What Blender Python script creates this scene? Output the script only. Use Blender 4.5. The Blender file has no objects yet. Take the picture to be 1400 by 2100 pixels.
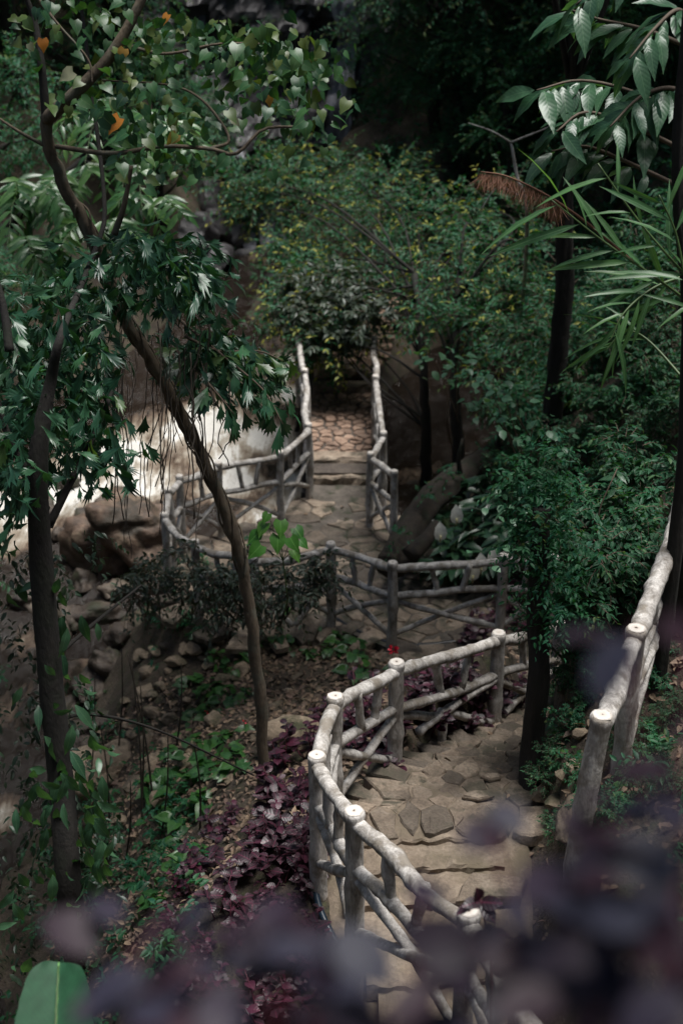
import bpy, math, random
import numpy as np
from mathutils import Matrix, Vector

# ------------------------------------------------------------------ camera, light, exposure
S = bpy.context.scene
COL = S.collection
PITCH = math.radians(27.0)
CP, SP = math.cos(PITCH), math.sin(PITCH)
FPX = 50.0 / 36.0 * 2100.0
cam_d = bpy.data.cameras.new('camera')
cam_d.lens = 50.0
cam_d.sensor_width = 36.0
cam_d.clip_start = 0.05
cam_d.clip_end = 400.0
cam_d.dof.use_dof = True
cam_d.dof.focus_distance = 9.6
cam_d.dof.aperture_fstop = 1.8
cam = bpy.data.objects.new('camera', cam_d)
COL.objects.link(cam)
cam.location = (0, 0, 0)
cam.rotation_euler = (math.radians(90) - PITCH, 0, 0)
S.camera = cam

SUN_EL, SUN_AZ = math.radians(79.0), math.radians(85.0)   # azimuth clockwise from +Y
world = bpy.data.worlds.new('World')
S.world = world
world.use_nodes = True
wn = world.node_tree
sky = wn.nodes.new('ShaderNodeTexSky')
sky.sky_type = 'NISHITA'
sky.sun_disc = False
sky.sun_elevation = SUN_EL
sky.sun_rotation = SUN_AZ
sky.air_density = 1.0
sky.dust_density = 3.0
wn.links.new(sky.outputs[0], wn.nodes['Background'].inputs[0])
wn.nodes['Background'].inputs[1].default_value = 0.07
sun_d = bpy.data.lights.new('sun', 'SUN')
sun_d.energy = 4.2
sun_d.angle = math.radians(27.0)
sun_d.color = (1.0, 0.985, 0.955)
sun = bpy.data.objects.new('sun', sun_d)
COL.objects.link(sun)
sdir = Vector((math.sin(SUN_AZ) * math.cos(SUN_EL), math.cos(SUN_AZ) * math.cos(SUN_EL), math.sin(SUN_EL)))
sun.rotation_euler = sdir.to_track_quat('Z', 'Y').to_euler()
sun.location = (6, 10, 20)
S.view_settings.view_transform = 'Standard'
S.view_settings.look = 'None'
S.view_settings.gamma = 1.0
S.view_settings.use_curve_mapping = False
S.view_settings.exposure = 0.55
S.render.engine = 'CYCLES'
S.cycles.max_bounces = 6
S.cycles.diffuse_bounces = 3
S.cycles.glossy_bounces = 2
S.cycles.transmission_bounces = 3
S.cycles.transparent_max_bounces = 4
S.cycles.caustics_reflective = False
S.cycles.caustics_refractive = False

# ------------------------------------------------------------------ helpers
def A(*a): return np.array(a, float)

def P(px, py, d):
    v = (py - 1050.0) / FPX
    return A((px - 700.0) / FPX * d, d * (CP - v * SP), -d * (SP + v * CP))

def G(px, py, z):
    v = (py - 1050.0) / FPX
    return P(px, py, -z / (SP + v * CP))

def nrm(v):
    v = np.asarray(v, float)
    return v / np.maximum(np.linalg.norm(v, axis=-1, keepdims=True), 1e-9)

def hash2(ix, iy, s):
    h = (ix.astype(np.int64) * 374761393 + iy.astype(np.int64) * 668265263 + s * 1442695041) & 0x7fffffff
    h = ((h ^ (h >> 13)) * 1274126177) & 0x7fffffff
    return ((h ^ (h >> 16)) & 0xffff) / 65535.0

def vnoise(x, y, s=0):
    x = np.asarray(x, float); y = np.asarray(y, float)
    ix = np.floor(x); iy = np.floor(y); fx = x - ix; fy = y - iy
    fx = fx * fx * (3 - 2 * fx); fy = fy * fy * (3 - 2 * fy)
    a = hash2(ix, iy, s); b = hash2(ix + 1, iy, s); c = hash2(ix, iy + 1, s); d = hash2(ix + 1, iy + 1, s)
    return (a * (1 - fx) + b * fx) * (1 - fy) + (c * (1 - fx) + d * fx) * fy - 0.5

def fbm(x, y, s=0, o=4):
    r = 0; a = 1.0
    for i in range(o):
        r = r + a * vnoise(np.asarray(x) * 2 ** i + 17.3 * i, np.asarray(y) * 2 ** i - 9.1 * i, s + i); a *= 0.5
    return r

def mesh(name, V, F, mat=None, smooth=True, attrs=None, mats=None, midx=None):
    V = np.ascontiguousarray(V, np.float32)
    F = np.ascontiguousarray(F, np.int32)
    me = bpy.data.meshes.new(name)
    k = F.shape[1]
    me.vertices.add(len(V)); me.vertices.foreach_set('co', V.ravel())
    me.loops.add(F.size); me.loops.foreach_set('vertex_index', F.ravel())
    me.polygons.add(len(F)); me.polygons.foreach_set('loop_start', np.arange(0, F.size, k, dtype=np.int32))
    if midx is not None: me.polygons.foreach_set('material_index', np.asarray(midx, np.int32))
    me.polygons.foreach_set('use_smooth', np.full(len(F), smooth, bool))
    me.update(calc_edges=True)
    for m in (mats or ([mat] if mat else [])): me.materials.append(m)
    for n, a in (attrs or {}).items():
        at = me.attributes.new(n, 'FLOAT', 'POINT')
        at.data.foreach_set('value', np.ascontiguousarray(a, np.float32))
    return me

def link(name, data, parent=None):
    o = bpy.data.objects.new(name, data)
    COL.objects.link(o)
    if parent is not None: o.parent = parent
    return o

def tag(o, label=None, cat=None, group=None, kind=None):
    if label: o['label'] = label
    if cat: o['category'] = cat
    if group: o['group'] = group
    if kind: o['kind'] = kind
    return o

def thing(name, label, cat, loc=(0, 0, 0), group=None):
    o = link(name, None)
    o.location = Vector(loc)
    return tag(o, label, cat, group)

class Geo:
    def __init__(s): s.V = []; s.F = []; s.n = 0; s.A = {}
    def add(s, V, F, **at):
        s.V.append(np.asarray(V, float)); s.F.append(np.asarray(F, int) + s.n); s.n += len(V)
        for k, a in at.items(): s.A.setdefault(k, []).append(np.asarray(a, float))
        return s
    def get(s): return np.concatenate(s.V), np.concatenate(s.F), {k: np.concatenate(a) for k, a in s.A.items()}
    def mesh(s, name, mat, off=(0, 0, 0), smooth=True):
        V, F, at = s.get()
        return mesh(name, V - np.asarray(off, float), F, mat, smooth, at)

def part(name, geo, mat, root, smooth=True, parent=None, kind=None):
    off = np.array(root.location)
    o = link(name, geo.mesh(name, mat, off, smooth), parent or root)
    if kind: o['kind'] = kind
    return o

def by_mark(px, py, marks): return min(marks, key=lambda m: (m[0] - px) ** 2 + (m[1] - py) ** 2)[2]

def dup(root, mat4, label=None, group=None):
    r = root.copy(); COL.objects.link(r)
    r.matrix_world = mat4
    if label: r['label'] = label
    if group: r['group'] = group
    for ch in list(root.children):
        c = ch.copy(); COL.objects.link(c); c.parent = r
        for g in ch.children:
            d = g.copy(); COL.objects.link(d); d.parent = c
    return r

def TRS(loc, rz=0.0, s=1.0, tilt=(0, 0)):
    return Matrix.Translation(Vector(loc)) @ Matrix.Rotation(rz, 4, 'Z') @ Matrix.Rotation(tilt[0], 4, 'X') @ Matrix.Rotation(tilt[1], 4, 'Y') @ Matrix.Diagonal((s, s, s, 1))

def spline(pts, n):
    p = np.asarray(pts, float)
    if len(p) == 2:
        t = np.linspace(0, 1, n)[:, None]; return p[0] * (1 - t) + p[1] * t
    q = np.vstack([2 * p[0] - p[1], p, 2 * p[-1] - p[-2]])
    t = np.linspace(0, len(p) - 1 - 1e-6, n); i = t.astype(int); f = (t - i)[:, None]
    a, b, c, d = q[i], q[i + 1], q[i + 2], q[i + 3]
    return 0.5 * (2 * b + (c - a) * f + (2 * a - 5 * b + 4 * c - d) * f ** 2 + (3 * b - a - 3 * c + d) * f ** 3)

def tube(pts, rad, sides=8, cap=True, rough=0.0, seed=0):
    p = np.asarray(pts, float); n = len(p)
    rad = np.broadcast_to(np.asarray(rad, float), (n,))
    T = nrm(np.gradient(p, axis=0))
    u = np.cross(T[0], A(0.31, 0.17, 0.93)); 
    if np.linalg.norm(u) < 1e-3: u = np.cross(T[0], A(1, 0, 0))
    u = nrm(u); fr = []
    for i in range(n):
        u = nrm(u - T[i] * np.dot(u, T[i])); fr.append((u, np.cross(T[i], u)))
    ang = np.arange(sides) * 2 * math.pi / sides
    rg = np.random.RandomState(seed)
    V = np.empty((n, sides, 3))
    for i in range(n):
        r = rad[i] * (1 + rough * rg.uniform(-1, 1, sides))
        V[i] = p[i] + (np.cos(ang) * r)[:, None] * fr[i][0] + (np.sin(ang) * r)[:, None] * fr[i][1]
    F = []
    for i in range(n - 1):
        for j in range(sides):
            k = (j + 1) % sides; a, b, c, d = i * sides + j, i * sides + k, (i + 1) * sides + k, (i + 1) * sides + j
            F += [(a, b, c), (a, c, d)]
    V = V.reshape(-1, 3)
    if cap:
        V = np.vstack([V, p[0], p[-1]]); m = n * sides
        for j in range(sides):
            k = (j + 1) % sides
            F += [(m, k, j), (m + 1, (n - 1) * sides + j, (n - 1) * sides + k)]
    return V, np.array(F)

# ------------------------------------------------------------------ materials
def nodes(name):
    m = bpy.data.materials.new(name); m.use_nodes = True
    nt = m.node_tree; b = nt.nodes['Principled BSDF']
    return m, nt, b

def ramp(nt, stops, interp='LINEAR'):
    r = nt.nodes.new('ShaderNodeValToRGB'); r.color_ramp.interpolation = interp
    e = r.color_ramp.elements
    while len(e) < len(stops): e.new(0.5)
    for el, (p, c) in zip(e, stops):
        el.position = p; el.color = (*c, 1) if len(c) == 3 else c
    return r

def noise(nt, scale, detail=4, rough=0.55, vec=None, dist=0.0):
    n = nt.nodes.new('ShaderNodeTexNoise'); n.inputs['Scale'].default_value = scale
    n.inputs['Detail'].default_value = detail; n.inputs['Roughness'].default_value = rough; n.inputs['Distortion'].default_value = dist
    if vec is not None: nt.links.new(vec, n.inputs['Vector'])
    return n

def math_n(nt, op, a, b=None, clamp=False):
    n = nt.nodes.new('ShaderNodeMath'); n.operation = op; n.use_clamp = clamp
    for i, v in enumerate((a, b)):
        if v is None: continue
        if isinstance(v, (int, float)): n.inputs[i].default_value = v
        else: nt.links.new(v, n.inputs[i])
    return n.outputs[0]

def mixc(nt, fac, a, b, mode='MIX'):
    n = nt.nodes.new('ShaderNodeMix'); n.data_type = 'RGBA'; n.blend_type = mode
    for sock, v in ((n.inputs[0], fac), (n.inputs[6], a), (n.inputs[7], b)):
        if isinstance(v, (int, float)): sock.default_value = v
        elif isinstance(v, tuple): sock.default_value = (*v, 1)
        else: nt.links.new(v, sock)
    return n.outputs[2]

def bump(nt, b, h, strength=0.5, dist=0.02):
    n = nt.nodes.new('ShaderNodeBump'); n.inputs['Strength'].default_value = strength; n.inputs['Distance'].default_value = dist
    nt.links.new(h, n.inputs['Height']); nt.links.new(n.outputs[0], b.inputs['Normal'])

def world_pos(nt): return nt.nodes.new('ShaderNodeNewGeometry').outputs['Position']

def attr(nt, name):
    n = nt.nodes.new('ShaderNodeAttribute'); n.attribute_name = name; return n.outputs['Fac']

def rock_mat(name, c1, c2, c3, scale=3.0, rough=0.9, bs=0.6, moss=None, objvar=0.0):
    m, nt, b = nodes(name); pos = world_pos(nt)
    n1 = noise(nt, scale, 6, 0.6, pos); n2 = noise(nt, scale * 9, 5, 0.65, pos)
    r = ramp(nt, [(0.3, c1), (0.5, c2), (0.72, c3)]); nt.links.new(n1.outputs[0], r.inputs[0])
    c = mixc(nt, 0.55, r.outputs[0], ramp_c(nt, n2.outputs[0], [(0.3, (0.35,) * 3), (0.65, (1.25,) * 3)]), 'MULTIPLY')
    if objvar:
        oi = nt.nodes.new('ShaderNodeObjectInfo')
        c = mixc(nt, 1.0, c, ramp_c(nt, oi.outputs['Random'], [(0, (1 - objvar,) * 3), (0.5, (1.0, 0.97, 0.93)), (1, (1 + objvar, 1 + objvar * .9, 1 + objvar * .75))]), 'MULTIPLY')
    if moss:
        n3 = noise(nt, scale * 0.8, 5, 0.6, pos)
        geo = nt.nodes.new('ShaderNodeNewGeometry')
        mk = ramp(nt, [(0.5, (0, 0, 0)), (0.62, (1, 1, 1))]); nt.links.new(n3.outputs[0], mk.inputs[0])
        c = mixc(nt, mk.outputs[0], c, moss)
    nt.links.new(c, b.inputs['Base Color']); b.inputs['Roughness'].default_value = rough
    bump(nt, b, math_n(nt, 'ADD', n1.outputs[0], math_n(nt, 'MULTIPLY', n2.outputs[0], 0.5)), bs, 0.04)
    return m

def ramp_c(nt, fac, stops):
    r = ramp(nt, stops); nt.links.new(fac, r.inputs[0]); return r.outputs[0]

def leaf_mat(name, cols, rough=0.38, transl=0.25, tip=None, vein=None, vein_w=0.06, side_veins=0, tcol=None, spec=0.5, sv=0.25):
    m, nt, b = nodes(name)
    oi = nt.nodes.new('ShaderNodeObjectInfo')
    f = math_n(nt, 'FRACT', math_n(nt, 'ADD', attr(nt, 'rnd'), oi.outputs['Random']))
    c = ramp_c(nt, f, [(i / max(1, len(cols) - 1), cc) for i, cc in enumerate(cols)])
    n = noise(nt, 14, 4, 0.6, world_pos(nt))
    c = mixc(nt, 0.6, c, ramp_c(nt, n.outputs[0], [(0.3, (0.6,) * 3), (0.7, (1.3,) * 3)]), 'MULTIPLY')
    ax = math_n(nt, 'ABSOLUTE', attr(nt, 'lx'))
    if vein:
        k = math_n(nt, 'LESS_THAN', ax, vein_w)
        if side_veins:
            w = math_n(nt, 'FRACT', math_n(nt, 'MULTIPLY', math_n(nt, 'SUBTRACT', attr(nt, 'ly'), math_n(nt, 'MULTIPLY', ax, 0.22)), side_veins))
            k = math_n(nt, 'MAXIMUM', k, math_n(nt, 'MULTIPLY', math_n(nt, 'LESS_THAN', w, 0.12), sv))
        c = mixc(nt, math_n(nt, 'MULTIPLY', k, 0.8), c, vein)
    if tip:
        c = mixc(nt, attr(nt, 'tip'), c, tip)
    nt.links.new(c, b.inputs['Base Color'])
    b.inputs['Roughness'].default_value = rough
    b.inputs['Specular IOR Level'].default_value = spec
    if side_veins:
        w2 = math_n(nt, 'PINGPONG', math_n(nt, 'MULTIPLY', math_n(nt, 'SUBTRACT', attr(nt, 'ly'), math_n(nt, 'MULTIPLY', ax, 0.22)), side_veins), 0.5)
        bump(nt, b, w2, sv * .8, 0.005)
    tr = nt.nodes.new('ShaderNodeBsdfTranslucent')
    if tcol: tr.inputs[0].default_value = (*tcol, 1)
    else: nt.links.new(mixc(nt, 1.0, c, (1.6, 1.7, 0.6), 'MULTIPLY'), tr.inputs[0])
    mx = nt.nodes.new('ShaderNodeMixShader'); mx.inputs[0].default_value = transl
    nt.links.new(b.outputs[0], mx.inputs[1]); nt.links.new(tr.outputs[0], mx.inputs[2])
    nt.links.new(mx.outputs[0], nt.nodes['Material Output'].inputs[0])
    return m

def bark_mat(name, c1, c2, scale=6, moss=None):
    m, nt, b = nodes(name); pos = world_pos(nt)
    mp = nt.nodes.new('ShaderNodeMapping'); mp.inputs['Scale'].default_value = (1, 1, 0.35); nt.links.new(pos, mp.inputs[0])
    n1 = noise(nt, scale, 6, 0.65, mp.outputs[0], 0.6); n2 = noise(nt, scale * 6, 4, 0.6, mp.outputs[0])
    c = ramp_c(nt, n1.outputs[0], [(0.3, c1), (0.7, c2)])
    c = mixc(nt, 0.6, c, ramp_c(nt, n2.outputs[0], [(0.3, (0.5,) * 3), (0.7, (1.3,) * 3)]), 'MULTIPLY')
    if moss:
        n3 = noise(nt, 5, 5, 0.6, pos)
        c = mixc(nt, ramp_c(nt, n3.outputs[0], [(0.52, (0, 0, 0)), (0.63, (0.9,) * 3)]), c, moss)
    nt.links.new(c, b.inputs['Base Color']); b.inputs['Roughness'].default_value = 0.9
    bump(nt, b, math_n(nt, 'ADD', n1.outputs[0], math_n(nt, 'MULTIPLY', n2.outputs[0], 0.5)), 0.7, 0.02)
    return m

def plain(name, c, rough=0.6):
    m, nt, b = nodes(name); n = noise(nt, 20, 4, 0.6, world_pos(nt))
    nt.links.new(mixc(nt, 0.6, c, ramp_c(nt, n.outputs[0], [(0.3, (0.6,) * 3), (0.7, (1.25,) * 3)]), 'MULTIPLY'), b.inputs['Base Color'])
    b.inputs['Roughness'].default_value = rough
    return m

M = {}
M['ground'] = None
M['rail'] = bark_mat('cement_log', (0.14, 0.12, 0.10), (0.69, 0.655, 0.615), 10, (0.2, 0.172, 0.138))
M['cut'] = None
M['slate'] = rock_mat('slate', (0.105, 0.082, 0.063), (0.19, 0.152, 0.118), (0.28, 0.235, 0.19), 5, 0.85, 0.7, (0.075, 0.065, 0.045), 0.5)
M['bridge_stone'] = rock_mat('bridge_stone', (0.13, 0.083, 0.06), (0.24, 0.162, 0.12), (0.36, 0.262, 0.2), 4, 0.85, 0.5, None, 0.3)
M['concrete'] = rock_mat('path_concrete', (0.115, 0.088, 0.063), (0.20, 0.155, 0.115), (0.29, 0.235, 0.18), 3.0, 0.92, 0.55, (0.125, 0.10, 0.068))
M['mortar'] = rock_mat('dark_mortar', (0.045, 0.037, 0.03), (0.075, 0.06, 0.05), (0.11, 0.09, 0.072), 5, 0.95, 0.5)
M['rock'] = rock_mat('slope_rock', (0.10, 0.08, 0.058), (0.22, 0.172, 0.124), (0.36, 0.29, 0.215), 3.5, 0.9, 0.7, (0.05, 0.05, 0.025), 0.35)
M['boulder'] = rock_mat('river_boulder', (0.025, 0.016, 0.011), (0.13, 0.085, 0.06), (0.30, 0.235, 0.155), 1.9, 0.7, 1.0, (0.03, 0.022, 0.013))
M['bank_rock'] = rock_mat('dark_bank_rock', (0.02, 0.015, 0.012), (0.07, 0.052, 0.04), (0.17, 0.135, 0.10), 3.0, 0.6, 1.0, (0.03, 0.032, 0.015))
M['wet_rock'] = rock_mat('wet_cliff_rock', (0.018, 0.017, 0.018), (0.06, 0.057, 0.06), (0.17, 0.16, 0.165), 1.2, 0.45, 1.0)
M['bark'] = bark_mat('brown_bark', (0.055, 0.04, 0.027), (0.16, 0.122, 0.082), 9, (0.10, 0.095, 0.07))
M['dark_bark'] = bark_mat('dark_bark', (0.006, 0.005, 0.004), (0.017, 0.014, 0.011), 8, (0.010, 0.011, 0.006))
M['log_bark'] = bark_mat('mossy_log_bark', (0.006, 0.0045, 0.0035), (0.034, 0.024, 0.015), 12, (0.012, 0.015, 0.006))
M['twig'] = plain('twig_bark', (0.09, 0.065, 0.045), 0.8)
M['root'] = plain('aerial_root', (0.045, 0.035, 0.025), 0.8)
M['hose'] = plain('black_hose', (0.008, 0.009, 0.011), 0.35)
M['blue_hose'] = plain('dark_blue_hose', (0.006, 0.016, 0.028), 0.35)
M['red'] = plain('red_petal', (0.75, 0.015, 0.05), 0.5)
M['white_spathe'] = plain('white_spathe', (0.78, 0.78, 0.70), 0.5)
M['spadix'] = plain('spadix', (0.6, 0.55, 0.3), 0.7)
M['green_stem'] = plain('green_stem', (0.05, 0.09, 0.025), 0.5)
M['purple_stem'] = plain('purple_stem', (0.10, 0.02, 0.035), 0.5)
M['plume'] = leaf_mat('dry_plume', [(0.16, 0.075, 0.05), (0.24, 0.12, 0.08)], 0.8, 0.3)
M['fine_leaf'] = leaf_mat('fine_leaf', [(0.018, 0.074, 0.034), (0.032, 0.112, 0.044), (0.02, 0.09, 0.05)], 0.5, 0.32, tip=(0.30, 0.29, 0.055), spec=0.28)
M['hill_leaf'] = leaf_mat('hill_leaf', [(0.018, 0.085, 0.038), (0.030, 0.125, 0.048), (0.02, 0.10, 0.058)], 0.5, 0.32, tip=(0.09, 0.12, 0.03), spec=0.28)
M['bush_leaf'] = leaf_mat('bush_leaf', [(0.018, 0.062, 0.032), (0.028, 0.10, 0.042), (0.036, 0.115, 0.062)], 0.5, 0.32, tip=(0.11, 0.2, 0.09), spec=0.28)
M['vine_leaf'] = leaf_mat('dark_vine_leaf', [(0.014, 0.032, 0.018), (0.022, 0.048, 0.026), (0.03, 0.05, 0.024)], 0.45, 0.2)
M['grey_leaf'] = leaf_mat('grey_leaf', [(0.03, 0.048, 0.032), (0.05, 0.07, 0.045)], 0.45, 0.25)
M['fishtail'] = leaf_mat('fishtail_leaf', [(0.014, 0.05, 0.03), (0.022, 0.075, 0.038), (0.034, 0.10, 0.04)], 0.35, 0.2, vein=(0.06, 0.11, 0.06), vein_w=0.03, spec=0.45)
M['fishtail_sunlit'] = leaf_mat('sunlit_fishtail_leaf', [(0.04, 0.09, 0.03), (0.07, 0.13, 0.04), (0.10, 0.17, 0.06)], 0.35, 0.35, vein=(0.12, 0.18, 0.08), vein_w=0.03)  # lighter copy of the fishtail leaf, sunlit green put into its colour
M['heart'] = leaf_mat('heart_leaf', [(0.018, 0.06, 0.03), (0.028, 0.09, 0.032), (0.04, 0.105, 0.03), (0.09, 0.12, 0.025)], 0.42, 0.3, vein=(0.10, 0.16, 0.07), vein_w=0.03)
M['orange_leaf'] = leaf_mat('orange_leaf', [(0.5, 0.17, 0.02), (0.45, 0.22, 0.04), (0.36, 0.28, 0.10)], 0.5, 0.3)
M['pale_leaf'] = leaf_mat('pale_leaf', [(0.3, 0.30, 0.16), (0.36, 0.36, 0.26)], 0.5, 0.3)
M['pinnate'] = leaf_mat('pinnate_leaf', [(0.03, 0.085, 0.032), (0.045, 0.125, 0.04), (0.08, 0.17, 0.04)], 0.33, 0.3, vein=(0.09, 0.17, 0.07), vein_w=0.05)
M['broad'] = leaf_mat('broad_leaf', [(0.025, 0.075, 0.04), (0.04, 0.10, 0.05), (0.05, 0.12, 0.06)], 0.36, 0.3, vein=(0.10, 0.19, 0.10), vein_w=0.035, side_veins=9)
M['bamboo'] = leaf_mat('reed_blade', [(0.05, 0.13, 0.05), (0.07, 0.17, 0.06), (0.10, 0.22, 0.07)], 0.4, 0.35, vein=(0.14, 0.26, 0.12), vein_w=0.1)
M['ivy'] = leaf_mat('creeper_leaf', [(0.022, 0.075, 0.022), (0.035, 0.11, 0.03), (0.06, 0.16, 0.035)], 0.36, 0.3, vein=(0.07, 0.16, 0.06), vein_w=0.05)
M['bright'] = leaf_mat('bright_leaf', [(0.04, 0.15, 0.024), (0.055, 0.2, 0.03), (0.09, 0.22, 0.03)], 0.42, 0.3, vein=(0.18, 0.4, 0.1), vein_w=0.04)
M['lily'] = leaf_mat('lily_leaf', [(0.012, 0.04, 0.02), (0.018, 0.055, 0.026), (0.028, 0.07, 0.03)], 0.36, 0.15, vein=(0.03, 0.08, 0.04), vein_w=0.05, spec=0.5)
M['mint'] = leaf_mat('mint_leaf', [(0.05, 0.13, 0.07), (0.075, 0.17, 0.095), (0.09, 0.2, 0.11)], 0.4, 0.3, vein=(0.12, 0.24, 0.14), vein_w=0.05)
M['purple'] = leaf_mat('purple_leaf', [(0.016, 0.010, 0.013), (0.028, 0.012, 0.018), (0.022, 0.014, 0.018), (0.07, 0.012, 0.03)], 0.42, 0.15, tcol=(0.10, 0.008, 0.035), vein=(0.12, 0.022, 0.05), vein_w=0.07, side_veins=5, sv=0.5)
M['fore'] = leaf_mat('sky_tinted_purple_leaf', [(0.026, 0.027, 0.046), (0.034, 0.029, 0.048), (0.03, 0.009, 0.017), (0.015, 0.013, 0.022)], 0.55, 0.05, tcol=(0.06, 0.004, 0.015), spec=0.38)  # blue-grey sky reflection mixed into the purple leaf colours
M['banana'] = leaf_mat('banana_leaf', [(0.012, 0.058, 0.026), (0.015, 0.066, 0.03)], 0.6, 0.15, vein=(0.16, 0.36, 0.10), vein_w=0.03, side_veins=30, sv=0.03, spec=0.25)
M['litter'] = leaf_mat('dead_leaf', [(0.07, 0.048, 0.034), (0.15, 0.10, 0.07), (0.26, 0.185, 0.12), (0.13, 0.075, 0.06)], 0.7, 0.1)

def cut_face_mat():
    m, nt, b = nodes('sawn_end')
    r = attr(nt, 'lx'); n = noise(nt, 40, 4, 0.6, world_pos(nt))
    c = ramp_c(nt, math_n(nt, 'ADD', r, math_n(nt, 'MULTIPLY', math_n(nt, 'SUBTRACT', n.outputs[0], 0.4), 0.7)), [(0.12, (0.07, 0.045, 0.035)), (0.26, (0.52, 0.46, 0.40)), (0.8, (0.62, 0.58, 0.53)), (1.0, (0.4, 0.36, 0.32))])
    nt.links.new(c, b.inputs['Base Color']); b.inputs['Roughness'].default_value = 0.85
    bump(nt, b, n.outputs[0], 0.4, 0.01)
    return m
M['cut'] = cut_face_mat()

def ground_mat():
    m, nt, b = nodes('forest_soil'); pos = world_pos(nt)
    n1 = noise(nt, 0.9, 6, 0.62, pos); n2 = noise(nt, 7, 6, 0.65, pos); n3 = noise(nt, 38, 4, 0.6, pos)
    c = ramp_c(nt, n1.outputs[0], [(0.32, (0.022, 0.017, 0.012)), (0.5, (0.06, 0.046, 0.033)), (0.7, (0.13, 0.105, 0.078))])
    c = mixc(nt, ramp_c(nt, n2.outputs[0], [(0.5, (0, 0, 0)), (0.66, (0.75,) * 3)]), c, (0.035, 0.045, 0.016))
    c = mixc(nt, 0.8, c, ramp_c(nt, n3.outputs[0], [(0.3, (0.4,) * 3), (0.72, (1.5, 1.4, 1.3))]), 'MULTIPLY')
    nt.links.new(c, b.inputs['Base Color']); b.inputs['Roughness'].default_value = 0.95
    bump(nt, b, math_n(nt, 'ADD', n2.outputs[0], math_n(nt, 'MULTIPLY', n3.outputs[0], 0.5)), 0.9, 0.06)
    return m
M['ground'] = ground_mat()

def water_mat():
    m, nt, b = nodes('muddy_water'); pos = world_pos(nt)
    mp = nt.nodes.new('ShaderNodeMapping'); mp.inputs['Scale'].default_value = (1.0, 0.5, 1.0); mp.inputs['Rotation'].default_value = (0, 0, 0.5); nt.links.new(pos, mp.inputs[0])
    n1 = noise(nt, 1.3, 8, 0.66, mp.outputs[0], 1.2); n2 = noise(nt, 7.0, 8, 0.72, mp.outputs[0], 1.0)
    fo = attr(nt, 'foam')
    s = math_n(nt, 'ADD', math_n(nt, 'ADD', math_n(nt, 'MULTIPLY', n1.outputs[0], 0.95), math_n(nt, 'MULTIPLY', n2.outputs[0], 0.55)), math_n(nt, 'MULTIPLY', math_n(nt, 'SUBTRACT', fo, 0.58), 1.0))
    m3 = nt.nodes.new('ShaderNodeMapping'); m3.inputs['Scale'].default_value = (3.2, 0.55, 1.0); m3.inputs['Rotation'].default_value = (0, 0, -0.7); nt.links.new(pos, m3.inputs[0])
    n3 = noise(nt, 2.6, 7, 0.7, m3.outputs[0], 0.8)
    s = math_n(nt, 'ADD', s, math_n(nt, 'MULTIPLY', math_n(nt, 'SUBTRACT', n3.outputs[0], 0.5), math_n(nt, 'ADD', math_n(nt, 'MULTIPLY', fo, 0.8), 0.3)))
    c = ramp_c(nt, s, [(0.52, (0.014, 0.009, 0.0065)), (0.7, (0.10, 0.066, 0.043)), (0.82, (0.22, 0.18, 0.135)), (1.08, (0.40, 0.365, 0.31)), (1.35, (0.58, 0.56, 0.52))])
    nt.links.new(c, b.inputs['Base Color'])
    nt.links.new(ramp_c(nt, s, [(0.45, (0.12,) * 3), (0.7, (0.6,) * 3)]), b.inputs['Roughness'])
    bump(nt, b, math_n(nt, 'ADD', n1.outputs[0], math_n(nt, 'MULTIPLY', n2.outputs[0], 0.6)), 0.7, 0.12)
    return m
M['water'] = water_mat()

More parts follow.
